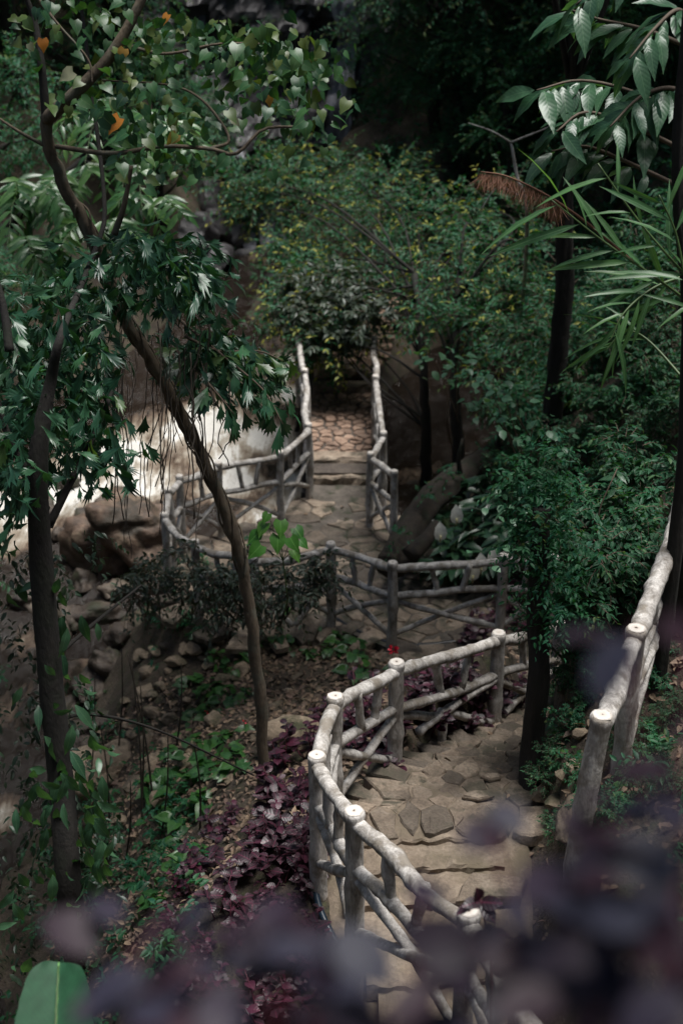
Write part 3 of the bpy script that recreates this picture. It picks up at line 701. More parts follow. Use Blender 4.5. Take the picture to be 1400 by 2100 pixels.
# kerb stones along the lower edge of the terrace
for k in range(5):
    s = A(.5 + .33 * k, 13.72 - .05 * k + .02 * rg.normal()); ang = np.linspace(0, 6.28, 7)[:-1] + rg.rand()
    flag(terrace, 'kerb_stone', s, s + np.column_stack([np.cos(ang) * .2, np.sin(ang) * .11]), lambda x, y: LZ, M['slate'], rg, .01, .25, .02, .05)

# bridge: a stone causeway with two end steps
def box(x0, x1, y0, y1, z0, z1):
    V = np.array([(x, y, z) for z in (z0, z1) for y in (y0, y1) for x in (x0, x1)], float)
    return V, np.array([(0, 2, 3), (0, 3, 1), (4, 5, 7), (4, 7, 6), (0, 1, 5), (0, 5, 4), (2, 6, 7), (2, 7, 3), (0, 4, 6), (0, 6, 2), (1, 3, 7), (1, 7, 5)])
br = thing('footbridge', 'narrow flagstone footbridge crossing the muddy rapids', 'bridge', (0, 20, -10.8))
g = Geo().add(*box(-.52, .53, 18.3, 22.6, -11.3, -8.70)); part('deck', g, M['mortar'], br, False)
for (y0, y1, zt, x0, x1) in ((18.22, 18.50, -8.73, -.47, .46), (18.62, 18.92, -8.63, -.47, .46), (21.25, 21.5, -8.55, -.47, .48), (21.7, 22.0, -8.45, -.45, .5)):
    m_ = 9; xx = np.linspace(x0, x1, m_); V = np.array([[(x_ + rg.normal() * .006, y_ + rg.normal() * .014, z_ + rg.normal() * .009) for x_ in xx] for y_, z_ in ((y0, zt - .14), (y0, zt - .02), (y0 + .03, zt), (y1 - .03, zt), (y1, zt - .14))]).reshape(-1, 3); i_ = np.arange(45).reshape(5, 9)
    F = np.stack([i_[:-1, :-1], i_[:-1, 1:], i_[1:, 1:], i_[1:, :-1]], 2).reshape(-1, 4); part('step', Geo().add(V, np.vstack([F[:, :3], F[:, [0, 2, 3]]])), M['slate'], br, False)
dk = np.array([(-.47, 18.93), (.47, 18.93), (.48, 21.24), (-.47, 21.24)])
zb = 10.8
for s, c in voronoi(dk, 0.24, 21, (1.15, .9)):
    cc = np.column_stack([np.clip(c[:, 0], -.5, .5), np.clip(c[:, 1], 18.93, 21.24)])
    o = flag(br, 'flagstone', s, cc, lambda x, y: -8.70, M['bridge_stone'], rg, .018, .06, .03, .02); o.location = (o.location[0], o.location[1] - 20, o.location[2] + 10.8)
for side in (-1, 1):      # rubble facing of the causeway walls
    for r in range(6):
        y = 18.4 + .15 * (r % 2)
        while y < 22.3:
            L = rg.uniform(.28, .5); V, F = box(side * .5 - .06, side * .5 + .06, y, y + L - .025, -10.7 + r * .33, -10.7 + r * .33 + .3)
            V += rg.normal(size=(8, 3)) * .015; part('wall_stone', Geo().add(V, F), M['wet_rock'], br, False); y += L
fp = np.array([(-.5, 22.0), (.55, 22.0), (.7, 23.6), (.9, 25.2), (-.1, 25.2), (-.35, 23.6)])
far_path = tag(poly_sheet('footpath', fp, -8.46, M['mortar'], .8), kind='structure')
for s, c in voronoi(fp, 0.27, 31): flag(far_path, 'flagstone', s, c, lambda x, y: -8.46, M['bridge_stone'], rg, .02, .06, .02, .02)

# ------------------------------------------------------------------ log railings
def log_geo(ctrl_pts, r, seed, sides=10, jit=0.012, taper=1.0, nodes_=True):
    rg = np.random.RandomState(seed); c = np.asarray(ctrl_pts, float); L = np.linalg.norm(np.diff(c, axis=0), axis=1).sum()
    if len(c) == 2:
        mids = [c[0] * (1 - t) + c[1] * t + rg.normal(size=3) * jit * L for t in (.33, .68)]; c = np.vstack([c[0], mids, c[1]])
    n = max(8, int(L / 0.055)); p = spline(c, n); t = np.linspace(0, 1, n)
    rad = r * (1 + .10 * np.interp(t, np.linspace(0, 1, 7), rg.normal(size=7)) * .8) * (1 + (taper - 1) * t)
    if nodes_:
        for _ in range(max(1, int(L / .5))):
            k = rg.randint(2, n - 2); rad[k] *= 1.14
    p = p + rg.normal(size=p.shape) * r * .05
    return tube(p, rad, sides, True, .04, seed)

def post_geo(base, top, r, seed):
    rg = np.random.RandomState(seed); H = np.linalg.norm(top - base); n = 15
    t = np.linspace(0, 1, n); lean = rg.normal(size=3) * .012; lean[2] = 0
    p = base[None] * (1 - t[:, None]) + top[None] * t[:, None] + np.sin(t * 3.14)[:, None] * lean
    rad = r * (1.06 - .06 * t + .04 * rg.normal(size=n)); rad[-1] = r * .95; rad[-2] = r * 1.10; rad[-3] = r * 1.06
    k = rg.choice([5, 6, 7, 9]); rad[k] *= 1.16
    t2 = t.copy(); t2[-2] = 1 - .018 / H; t2[-3] = 1 - .05 / H; t2[-4] = 1 - .09 / H
    p[-4:] = base[None] * (1 - t2[-4:, None]) + top[None] * t2[-4:, None]
    return tube(p, rad, 14, True, .03, seed)

def disc(top, r, seed, n=14):
    rg = np.random.RandomState(seed); a = np.arange(n) * 2 * math.pi / n; rr = r * (1 + .04 * rg.normal(size=n))
    V = np.vstack([top + A(0, 0, .004), np.column_stack([np.cos(a) * rr * .5, np.sin(a) * rr * .5, np.full(n, .004)]) + top, np.column_stack([np.cos(a) * rr, np.sin(a) * rr, np.full(n, .003)]) + top])
    F = [(0, 1 + i, 1 + (i + 1) % n) for i in range(n)]
    for i in range(n):
        j = (i + 1) % n; F += [(1 + i, 1 + n + i, 1 + n + j), (1 + i, 1 + n + j, 1 + j)]
    return V, np.array(F), {'lx': np.concatenate([[0], np.full(n, .5), np.ones(n)])}

def railing(label, tops, h, pr, rr, seed, spans=None, bends=None, nopost=(), lean=None, raildrop=.085, group='rustic log railings'):
    tops = [np.asarray(t, float) for t in tops]
    root = thing('log_railing', label, 'railing', tops[0] - A(0, 0, h), group)
    bases = []
    for i, t in enumerate(tops):
        b = t - A(0, 0, h + .12) + (A(*lean[i]) if lean and i in lean else 0)
        bases.append(b)
        if i in nopost: continue
        po = part('post', Geo().add(*post_geo(b, t, pr, seed + i)), M['rail'], root)
        V, F, at = disc(t, pr * .93, seed + i); part('sawn_end', Geo().add(V, F, **at), M['cut'], root, False, po)
    for i in range(len(tops) - 1):
        a, b = tops[i], tops[i + 1]; sty = (spans or {}).get(i, 'x'); sd = seed * 7 + i * 31
        dr = A(0, 0, -raildrop)
        mid = (bends or {}).get(i)
        part('top_rail', Geo().add(*log_geo([a + dr] + (mid or []) + [b + dr], rr, sd)), M['rail'], root)
        if sty == 'top': continue
        L = np.linalg.norm(b - a); m = A(0, 0, -h * .42); lo = A(0, 0, -h * .90)
        part('middle_rail', Geo().add(*log_geo([a + m, b + m], rr * .85, sd + 1)), M['rail'], root)
        lp = lambda t, off, off2=None: a * (1 - t) + b * t + off
        if L > .5:
            for t in ((.35, .7) if L > .8 else (.5,)):
                s = 1 if t < .5 else -1
                part('strut', Geo().add(*log_geo([lp(t, dr), lp(t + .07 * s, m)], rr * .7, sd + int(t * 10), jit=.005)), M['rail'], root)
        if sty == 'x':
            part('brace', Geo().add(*log_geo([lp(0.02, m * 1.15), lp(.55, A(0, 0, -h * .72)), lp(.98, lo)], rr * .72, sd + 3)), M['rail'], root)
            part('brace', Geo().add(*log_geo([lp(.98, m * 1.15), lp(.5, A(0, 0, -h * .68)) + A(.015, .03, 0), lp(.02, lo)], rr * .72, sd + 4)), M['rail'], root)
        elif sty == 'v':
            part('brace', Geo().add(*log_geo([lp(.02, m * 1.2), lp(.45, A(0, 0, -h * .66))], rr * .75, sd + 3)), M['rail'], root)
            part('brace', Geo().add(*log_geo([lp(.98, m * 1.1), lp(.45, A(0, 0, -h * .62)), lp(.22, A(0, 0, -h * .72))], rr * .75, sd + 4)), M['rail'], root)
            part('brace', Geo().add(*log_geo([lp(.42, A(0, 0, -h * .6)), lp(.97, lo)], rr * .75, sd + 6)), M['rail'], root)
            part('brace', Geo().add(*log_geo([lp(.46, A(0, 0, -h * .62)), lp(.44, A(0, 0, -h * 1.03))], rr * .8, sd + 7, jit=.004)), M['rail'], root)
    return root

near_tops = [P(1130, 2130, 6.4), P(961, 1868, 7.3), P(726, 1663, 8.2), P(650, 1548, 9.3), P(687, 1427, 9.9), P(813, 1357, 10.6), P(1022, 1297, 11.9), P(1150, 1275, 13.1)]
railing('pale log railing curving round the left side of the brown steps', near_tops, 1.0, .058, .047, 40, {0: 'x', 1: 'x', 2: 'x', 3: 'x', 4: 'x', 5: 'v', 6: 'x'}, {3: [P(668, 1490, 9.65)]}, lean={0: (0, 0, -.5), 1: (0, 0, -.55), 2: (0, 0, -.5), 3: (0, 0, -.15)})
thick_tops = [P(1234, 1466, 8.0), P(1304, 1288, 8.8), P(1402, 1000, 9.8), P(1480, 800, 11.2)]
railing('thick pale log railing climbing the right edge beside the shady bank', thick_tops, 1.05, .062, .058, 60, {0: 'top', 1: 'x', 2: 'x'}, {}, lean={0: (-.08, 0, -.1)})
mid_tops = [G(520, 1140, -7.75), G(600, 1137, -7.75), G(678, 1113, -7.75), G(805, 1153, -7.70), G(1033, 1137, -7.62), G(1135, 1140, -7.6)]
railing('brown log railing with crossed braces along the front of the flagstone landing', mid_tops, 1.05, .056, .045, 80, {0: 'x', 1: 'x'}, {2: [G(735, 1142, -7.80)]}, (1,))
left_tops = [G(612, 690, -7.55), G(625, 757, -7.62), G(632, 868, -7.70), G(575, 925, -7.75), G(448, 948, -7.75), G(368, 975, -7.75), G(345, 1002, -7.75), G(337, 1052, -7.75), G(358, 1082, -7.75), G(400, 1108, -7.75), G(520, 1142, -7.75)]
railing('weathered log railing from the left side of the bridge round the landing corner', left_tops, 1.05, .048, .043, 100, {0: 'x', 7: 'top', 8: 'top'}, {2: [G(625, 893, -7.78)]}, (8, 10))
right_tops = [G(768, 690, -7.55), G(770, 770, -7.58), G(786, 885, -7.68), G(760, 928, -7.75), G(808, 965, -7.78)]
railing('white topped log railing on the right side of the footbridge', right_tops, 1.05, .048, .043, 120, {}, {1: [G(776, 830, -7.62)]})

# hoses
def hose(label, pix, r, mat, lift=.05, seed=0):
    pts = [hit(x, y) + A(0, 0, lift) for x, y in pix]
    o = link('hose', Geo().add(*tube(spline(pts, 50), r, 8)).mesh('hose', M[mat])); return tag(o, label, 'hose')
hose('black hose looping along the slope below the crossed landing railing', [(540, 1228), (610, 1248), (665, 1270), (725, 1306), (790, 1330), (860, 1338), (930, 1330), (1000, 1315)], .035, 'hose', .08)
hose('black hose lying under the shrubs left of the leaning trunk', [(335, 1215), (370, 1245), (420, 1252), (480, 1255)], .03, 'hose', .06)
hose('black hose on the ground behind the near railing posts', [(800, 1590), (880, 1560), (960, 1530), (1060, 1500), (1090, 1480)], .025, 'hose', .06)
hose('dark blue hose running down beside the outer foot of the near railing', [(636, 1700), (640, 1790), (655, 1880), (700, 1970), (760, 2060)], .025, 'blue_hose', .06)

# ------------------------------------------------------------------ leaves
def tmpl(rows, fold=0.25, droop=0.15, wave=0.0):
    n = len(rows); V = [(0, rows[0][0], 0)]; wm = max(r[2] for r in rows)
    for k, (tm, te, w) in enumerate(rows[1:-1]):
        wv = wave * (1 if k % 2 else -1)
        V += [(-w, te, fold * w + wv), (0, tm, 0), (w, te, fold * w - wv)]
    V.append((0, rows[-1][0], 0)); V = np.array(V, float); e = len(V) - 1
    F = [(0, 2, 1), (0, 3, 2)]
    for i in range(n - 3):
        a = 1 + 3 * i; F += [(a, a + 1, a + 4), (a, a + 4, a + 3), (a + 1, a + 2, a + 5), (a + 1, a + 5, a + 4)]
    a = 1 + 3 * (n - 3); F += [(a, a + 1, e), (a + 1, a + 2, e)]
    lx = V[:, 0] / wm; ly = V[:, 1].copy()
    V[:, 2] -= droop * V[:, 1] ** 2
    return V, np.array(F), lx, ly

def rows_of(ts, ws): return [(t, t, w) for t, w in zip(ts, ws)]
T_FINE = tmpl(rows_of([0, .45, 1], [0, .2, 0]), .3, .2)
T_ELL = tmpl(rows_of([0, .25, .6, 1], [0, .2, .19, 0]), .3, .25)
T_HEART = tmpl([(0, 0, 0), (.08, -.14, .3), (.25, .18, .47), (.55, .5, .38), (.8, .78, .17), (1.05, 1.05, 0)], .18, .3, .02)
T_ROUND = tmpl(rows_of([0, .18, .45, .75, 1], [0, .26, .36, .27, 0]), .2, .25, .015)
T_BROAD = tmpl(rows_of([0, .1, .28, .5, .72, .88, 1.05], [0, .07, .15, .18, .135, .065, 0]), .25, .35, .015)
T_BLADE = tmpl(rows_of([0, .2, .5, .8, 1], [0, .035, .045, .025, 0]), .3, .3)
T_LILY = tmpl(rows_of([0, .2, .45, .75, 1], [0, .13, .18, .11, 0]), .3, .45, .01)
T_PINN = tmpl(rows_of([0, .25, .6, 1], [0, .12, .12, 0]), .25, .3)
def fish():
    o = np.array([(0, 0), (.06, .2), (.15, .5), (.3, .86), (.24, .82), (.27, 1.06), (.14, .84), (.06, 1.15), (0, .82), (-.1, 1.0), (-.12, .76), (-.24, .84), (-.2, .62), (-.27, .58), (-.13, .4), (-.05, .2)])
    V = np.vstack([[(0, .45)], o]); x, y = V[:, 0], V[:, 1]
    z = .22 * np.abs(x) - .28 * y ** 2
    n = len(o); F = [(0, 1 + i, 1 + (i + 1) % n) for i in range(n)]
    return np.column_stack([x, y, z]), np.array(F), x / .3, y
T_FISH = fish()

def frames(D, Nh):
    D = nrm(D); Sd = nrm(np.cross(D, Nh)); N = np.cross(Sd, D)
    return np.stack([Sd, D, N], 2)      # columns

def inst(geo, T, B, D, Nh, sc, rnd, tip=None):
    V, F, lx, ly = T; R = frames(D, Nh); n = len(B); k = len(V)
    W_ = B[:, None] + (sc[:, None, None] * V[None]) @ np.transpose(R, (0, 2, 1))
    FF = (F[None] + (np.arange(n) * k)[:, None, None]).reshape(-1, 3)
    geo.add(W_.reshape(-1, 3), FF, rnd=np.repeat(rnd, k), tip=np.repeat(tip if tip is not None else np.zeros(n), k), lx=np.tile(lx, n), ly=np.tile(ly, n))

def twig_leaves(geo, B, D, L, m, size, T, rg, droop=.3, spread=1.0, tipp=0.3, up=1.0, twigs=None, tw_r=.006):
    n = len(B); t = (np.arange(m) + .6) / m; t = np.clip(t[None] + rg.uniform(-.04, .04, (n, m)), .05, 1)
    D = nrm(D); z = A(0, 0, 1.)
    pos = B[:, None] + D[:, None] * (L[:, None] * t)[..., None] - z * (droop * L[:, None] * t ** 2)[..., None]
    tan = nrm(D[:, None] - z * (2 * droop * t)[..., None])
    side = nrm(np.cross(tan, z + rg.normal(size=(n, 1, 3)) * .35))
    sgn = np.where(np.arange(m) % 2 == 0, 1, -1)[None, :, None]
    ld = nrm(tan * .7 + side * sgn * spread + rg.normal(size=(n, m, 3)) * .25 - z * .15)
    Nh = nrm(z * up + rg.normal(size=(n, m, 3)) * .45)
    sc = size * rg.uniform(.6, 1.25, (n, m)) * (1 - .25 * t)
    tp = ((t > .72) & (rg.rand(n, 1) < tipp)).astype(float) * rg.uniform(.5, 1, (n, m))
    rnd = np.clip(rg.rand(n, 1) * .6 + rg.rand(n, m) * .4, 0, .999)
    inst(geo, T, pos.reshape(-1, 3), ld.reshape(-1, 3), Nh.reshape(-1, 3), sc.ravel(), rnd.ravel(), tp.ravel())
    if twigs is not None:
        tt = np.array([0, .5, 1.])
        q = B[:, None] + D[:, None] * (L[:, None] * tt)[..., None] - z * (droop * L[:, None] * tt ** 2)[..., None]
        s1 = nrm(np.cross(D, z + .1)) * tw_r; s2 = nrm(np.cross(D, s1)) * tw_r
        offs = np.stack([s1, -.5 * s1 + .87 * s2, -.5 * s1 - .87 * s2], 1)
        V = (q[:, :, None] + offs[:, None] * np.array([1, .7, .3])[None, :, None, None]).reshape(-1, 3)
        f = [(r * 3 + a, r * 3 + (a + 1) % 3, r * 3 + 3 + (a + 1) % 3, r * 3 + 3 + a) for r in range(2) for a in range(3)]
        f = np.array([(a, b, c) for a, b, c, d in f] + [(a, c, d) for a, b, c, d in f])
        twigs.add(V, (f[None] + (np.arange(n) * 9)[:, None, None]).reshape(-1, 3))

def clump(geo, c, r, n, m, size, T, rg, L=None, droop=.3, flat=.7, tipp=.3, twigs=None, updir=.35, up=1.0):
    d = nrm(rg.normal(size=(n, 3)) + A(0, 0, updir)); rad = rg.uniform(.1, .8, n)[:, None]
    B = np.asarray(c) + d * rad * r * A(1, 1, flat)
    LL = (L or r * .6) * rg.uniform(.6, 1.2, n)
    twig_leaves(geo, B, d + rg.normal(size=(n, 3)) * .3, LL, m, size, T, rg, droop, 1.0, tipp, up, twigs)

def bush_tree(label, base, trunk, clumps, mat, size, T=None, seed=0, bark='dark_bark', r0=.09, n=55, m=9, droop=.3, tipp=.3, name='tree', cat='tree', group=None, flat=.7, L=None, limb=True):
    rg = np.random.RandomState(seed); root = thing(name, label, cat, base, group); T = T or T_FINE
    trunk = np.array(trunk, float); tp = spline(trunk, 22)
    rad = np.linspace(r0, r0 * .45, 22)
    part('trunk', Geo().add(*tube(tp + rg.normal(size=tp.shape) * r0 * .12, rad, 9, True, .08, seed)), M[bark], root)
    cr = Geo(); tw = Geo()
    for c, r in clumps:
        c = np.asarray(c, float)
        if limb:
            dist = np.linalg.norm(tp - c, axis=1) + np.abs(tp[:, 2] - c[2] + .4 * r) * .6; k = min(21, max(6, int(np.argmin(dist[6:])) + 6 + rg.randint(-7, 3)))
            if np.linalg.norm(tp[k] - c) > .25:
                md = (tp[k] + c) / 2 + rg.normal(size=3) * .3 * r + A(0, 0, .25 * r)
                part('branch', Geo().add(*tube(spline([tp[k], md, c], 9), np.linspace(r0 * .26, r0 * .07, 9), 6)), M[bark], root)
        clump(cr, c, r, n, m, size, T, rg, L, droop, flat, tipp, tw)
    part('crown', cr, M[mat], root, False, kind='stuff')
    part('twigs', tw, M['twig'], root, kind='stuff')
    return root

# trees of the far hillside (six kinds of shape, then copies)
def hill_tree(label, base, H, R, seed, mat, size, n=75, group='trees on the far hillside', low=.25):
    rg = np.random.RandomState(seed); base = np.asarray(base, float)
    tr = [base - A(0, 0, .4), base + A(rg.normal() * .2, rg.normal() * .2, H * .4), base + A(rg.normal() * .4, rg.normal() * .4, H * .85)]
    cl = []
    for k in range(15):
        h = rg.uniform(low, 1.0); a = rg.uniform(0, 6.28); q = R * rg.uniform(.3, 1) * (1.1 - .5 * abs(h - .5))
        cl.append((base + A(math.cos(a) * q, math.sin(a) * q, H * h), R * rg.uniform(.38, .6)))
    return bush_tree(label, base, tr, cl, mat, size, seed=seed, r0=.05 + .022 * H, n=n, m=10, group=group)

protos = [hill_tree('dark small leaved tree crowding the far hillside', (5.2, 27.5, float(tz(5.2, 27.5))), 7.5, 2.3, 301, 'hill_leaf', .15),
          hill_tree('dark small leaved tree crowding the far hillside', (2.3, 31, float(tz(2.3, 31))), 7, 2.2, 302, 'hill_leaf', .16),
          hill_tree('dark small leaved tree crowding the far hillside', (-6.5, 29.5, float(tz(-6.5, 29.5))), 8, 2.4, 303, 'hill_leaf', .17),
          hill_tree('dark small leaved tree crowding the far hillside', (8.3, 24, float(tz(8.3, 24))), 8, 2.5, 304, 'hill_leaf', .16)]
spots = [(2.2, 28.6, .75), (3.4, 28.2, .85), (4.9, 26.4, .8), (-2.6, 36.2, .8), (6.4, 26.0, .9), (2.0, 32.0, .8), (4.2, 30.5, .8), (6.0, 29.0, .9), (2.9, 33.5, .9), (5.2, 33, 1.1), (7.5, 31, 1.1), (9.5, 26, 1.1), (-6.3, 24.5, .8), (-7.0, 21.5, .7), (-5.0, 31, .8), (-7.5, 33, 1), (1.9, 29.2, .6), (3.2, 26.8, .6), (5.6, 25.2, .8), (7, 27, 1), (-2.8, 35.6, .7), (3.4, 33, 1), (6.5, 31.5, 1.1), (8.8, 29, 1.1), (-3.2, 38.0, 1), (-8.6, 27.5, 1.0), (-5.2, 34, 1.0), (-9.5, 31, 1.2), (.9, 37.5, 1.0), (4.5, 38, 1.2), (9.5, 35, 1.3), (-1.5, 41, 1.2), (-7.5, 38, 1.2), (6.2, 22.5, .85), (-9.5, 22.5, 1.0), (1.7, 34.5, .9), (-11.5, 27, 1.2), (12, 28, 1.3), (7.8, 18.5, .9), (-3.9, 31.0, .6), (3.9, 29.4, .7), (2.4, 28.2, .5), (4.6, 24.6, .62)]
rg = np.random.RandomState(9)
for k, (x, y, s) in enumerate(spots):
    dup(protos[k % 4], TRS((x, y, float(tz(x, y)) - .2), rg.uniform(0, 6.28), s), ('dark small leaved tree on the left bank of the rapids' if x < -4 and y < 30 else 'dark small leaved tree beside the wet cliff and waterfall' if -6 < x < 2.2 else 'dark small leaved tree high on the hillside behind the reeds' if x > 5 else 'dark small leaved tree on the hillside right of the waterfall'))

for x, y, sc in ((-4.6, -2.5, 1.0), (4.8, -2.0, 1.05), (0.3, -6.0, 1.2), (-7.5, 4.5, 1.15), (8.0, 5.5, 1.1)):  # out-of-view trees added to cut sky light from the camera side
    dup(protos[int(x) % 4], TRS((x, y, float(terrain(np.array([x]), np.array([y]))[0]) - .2), rg.uniform(0, 6.28), sc), 'added unseen shade tree on the slope around the viewpoint', 'unseen shade trees around the viewpoint')

b = A(2.6, -1.0, float(terrain(np.array([2.6]), np.array([-1.0]))[0]))
_rc = np.random.RandomState(8)  # unseen tree added to keep sun off the foreground leaves
bush_tree('added unseen small leaved tree whose crown shades the viewpoint', b, [b - A(0, 0, .2), b + A(-.2, .2, 1.6), A(1.6, .2, 2.2), A(.9, .6, 3.6)], [(A(1.5 + _rc.normal() * .5, 1.0 + _rc.normal() * .8, 2.2 + _rc.uniform(0, 1.8)), .7) for _ in range(11)], 'hill_leaf', .13, seed=470, r0=.1, n=70)

# spreading fine leaved trees over the far end of the bridge
def px_clumps(l): return [(P(x, y, d), r) for x, y, d, r in l]
b = A(1.55, 19.9, float(tz(1.55, 19.9)))
bush_tree('spreading small leaved tree with yellow tips arching over the far bridge end', b, [P(872, 1000, 21.6), P(872, 860, 21.0), P(868, 740, 20.6), P(850, 560, 21)],
          px_clumps([(470, 375, 26.5, .8), (545, 375, 26, .9), (520, 425, 26, .6), (620, 400, 25.5, .95), (700, 420, 25, 1.0), (690, 500, 24.5, .9), (630, 545, 24, .7), (770, 470, 24, 1.0), (850, 430, 24, 1.0), (790, 560, 23, .95), (700, 590, 23, .85), (640, 650, 22.6, .65), (720, 665, 22.3, .55), (860, 590, 21.8, .8), (920, 520, 22.5, .9), (620, 590, 23.5, .7), (590, 520, 24.5, .5), (600, 340, 27, .8), (700, 350, 26.5, .9), (800, 370, 26, .9), (580, 640, 22.8, .4), (655, 715, 22.0, .42), (690, 690, 22.2, .45)]),
          'fine_leaf', .125, seed=401, r0=.09, n=80, m=9, tipp=.42, L=.55)
b = A(2.35, 20.3, float(tz(2.35, 20.3)))
bush_tree('dense dark tree leaning over the pool right of the bridge', b, [P(945, 1010, 21.0), P(935, 860, 20.4), P(930, 740, 20.2), P(940, 560, 20.5)],
          px_clumps([(960, 590, 20.8, .8), (900, 655, 20.4, .6), (1000, 520, 21.5, .9), (1040, 600, 20.5, .8), (980, 660, 20.0, .6), (1080, 520, 20.5, .9), (1120, 620, 19.6, .8), (1060, 690, 19.2, .6), (940, 450, 23, .9), (1020, 430, 22.5, 1.0), (1150, 700, 18.5, .7)]),
          'fine_leaf', .12, seed=402, r0=.10, n=75, m=9, tipp=.3, L=.5)
b = A(-.85, 23.2, float(tz(-.85, 23.2)))
bush_tree('grey green shrub with broader leaves drooping over the far left end of the bridge', b, [b - A(0, 0, .1), P(640, 720, 23.2), P(660, 620, 22.6)], px_clumps([(640, 640, 22.0, .5), (700, 640, 21.8, .5), (620, 590, 22.6, .45), (740, 600, 22.0, .5), (680, 570, 22.4, .55), (660, 700, 21.8, .35), (600, 650, 22.3, .35), (720, 690, 21.7, .3), (770, 650, 21.4, .4)]), 'grey_leaf', .15, T_ELL, seed=431, r0=.05, n=34, m=8, name='shrub', cat='shrub')
# shrubs hanging over the pool and the bridge rail
for k, (x, y, d, r) in enumerate([(1010, 770, 18.8, .55), (1060, 820, 18.0, .5), (1075, 850, 18.4, .4)]):
    c = P(x, y, d); b = A(c[0] + .15, c[1] + .25, float(tz(c[0] + .15, c[1] + .25)))
    bush_tree('dark leafy shrub leaning over the brown pool beside the bridge', b, [b - A(0, 0, .1), (b + c) / 2 + A(.05, 0, 0), c], [(c, r), (c * .7 + b * .3, r * .8)], 'hill_leaf', .11, seed=420 + k, r0=.03, n=40, m=8, name='shrub', cat='shrub', group='shrubs leaning over the pool', limb=False)

# ------------------------------------------------------------------ right bank undergrowth
rg = np.random.RandomState(77)
def bank_shrub(label, c, r, h, seed, mat, size, n, T=None, group=None, m=8, tipp=.2, name='shrub'):
    rr = np.random.RandomState(seed); root = thing(name, label, 'shrub', c, group); st = Geo(); fo = Geo(); tw = Geo()
    for k in range(5):
        tip = c + A(rr.normal() * r * .5, rr.normal() * r * .5, h * rr.uniform(.6, 1)); st.add(*tube(spline([c - A(0, 0, .08), (c + tip) / 2 + rr.normal(size=3) * .06, tip], 7), np.linspace(.014, .005, 7), 5))
        clump(fo, tip, r * .6, n // 5, m, size, T or T_FINE, rr, None, .35, .8, tipp, tw)
    part('stem', st, M['twig'], root, kind='stuff'); part('foliage', fo, M[mat], root, False, kind='stuff'); part('twigs', tw, M['twig'], root, kind='stuff')
    return root
RB = [(1340, 940, 'small leaved green shrub on the bank just above the thick right railing'), (1080, 930, 'small leaved green shrub on the bank above the fallen log end'), (1320, 620, 'small leaved green shrub among the long green reeds'), (1180, 1150, 'small leaved green shrub to the right of the dark stump'), (1180, 720, 'small leaved green shrub below the dark straight trunk'), (1260, 1310, 'low small leaved shrub at the foot of the shady bank by the thick railing'), (1230, 900, 'small leaved green shrub midway up the steep right bank')]
bp = [bank_shrub('small leaved green shrub midway up the steep right bank', hit(1180, 950), .42, .5, 501, 'bush_leaf', .075, 130, T_ELL, 'shrubs on the right bank'),
      bank_shrub(RB[0][2], hit(1290, 1000), .4, .45, 502, 'bush_leaf', .06, 150, T_FINE, 'shrubs on the right bank'),
      bank_shrub(RB[3][2], hit(1120, 1060), .35, .4, 503, 'hill_leaf', .07, 130, T_ELL, 'shrubs on the right bank')]
pix = [(1240, 880), (1340, 930), (1160, 860), (1090, 930), (1060, 990), (1230, 1040), (1330, 1060), (1180, 1120), (1280, 1130), (1220, 1200), (1150, 1180), (1300, 760), (1370, 820), (1220, 780), (1130, 780), (1370, 700), (1290, 680), (1210, 700), (1380, 620), (1320, 600), (1260, 590), (1390, 900), (1120, 700), (1190, 1270), (1270, 1230), (1150, 1010), (1320, 850), (1080, 870), (1380, 760), (1250, 960), (1240, 1330), (1160, 1340), (1110, 1000), (1360, 560), (1200, 620)]
for k, (x, y) in enumerate(pix):
    p = hit(x, y); dup(bp[k % 3], TRS(p, rg.uniform(0, 6.28), rg.uniform(.8, 1.25) * (1 if y > 800 else 1.35)), by_mark(x, y, RB))

def leaf_obj_me(name, T, mat):
    V, F, lx, ly = T; z = np.zeros(len(V))
    return mesh(name, V, F, M[mat], True, {'rnd': z, 'tip': z, 'lx': lx, 'ly': ly})
LM = {}
def warp(T, sx, dr, tw):
    V, F, lx, ly = T; V = V.copy(); V[:, 0] *= sx; V[:, 2] += -dr * V[:, 1] ** 2 + tw * V[:, 0] * V[:, 1] + .05 * np.sin(V[:, 1] * 9 + V[:, 0] * 6); return V, F, lx, ly
FV = [leaf_obj_me('leaf', warp(T_FISH, a, b, c), m_) for a, b, c, m_ in ((.8, .0, .4, 'fishtail'), (1.2, .35, -.5, 'fishtail'), (.65, .6, .3, 'fishtail'), (1.0, -.25, .7, 'fishtail'), (1.1, .2, .5, 'fishtail_sunlit'))]
for nm, T in (('heart', T_HEART), ('orange_leaf', T_HEART), ('pale_leaf', T_HEART), ('fishtail', T_FISH), ('fishtail_sunlit', T_FISH), ('broad', T_BROAD), ('ivy', T_HEART), ('bright', T_HEART), ('lily', T_LILY), ('mint', T_ROUND), ('purple', T_ROUND), ('fore', T_ROUND), ('pinnate', T_PINN), ('bamboo', T_BLADE)):
    LM[nm] = leaf_obj_me('leaf', T, nm)

def put_leaf(root, me, pos, D, Nh, sc, name='leaf', parent=None, label=None):
    R = frames(np.asarray(D, float)[None], np.asarray(Nh, float)[None])[0]
    o = bpy.data.objects.new(name, me); COL.objects.link(o); o.parent = parent or root
    m4 = Matrix(((R[0, 0] * sc, R[0, 1] * sc, R[0, 2] * sc, pos[0] - root.location[0]), (R[1, 0] * sc, R[1, 1] * sc, R[1, 2] * sc, pos[1] - root.location[1]), (R[2, 0] * sc, R[2, 1] * sc, R[2, 2] * sc, pos[2] - root.location[2]), (0, 0, 0, 1)))
    o.matrix_basis = m4
    if label: o['label'] = label
    return o

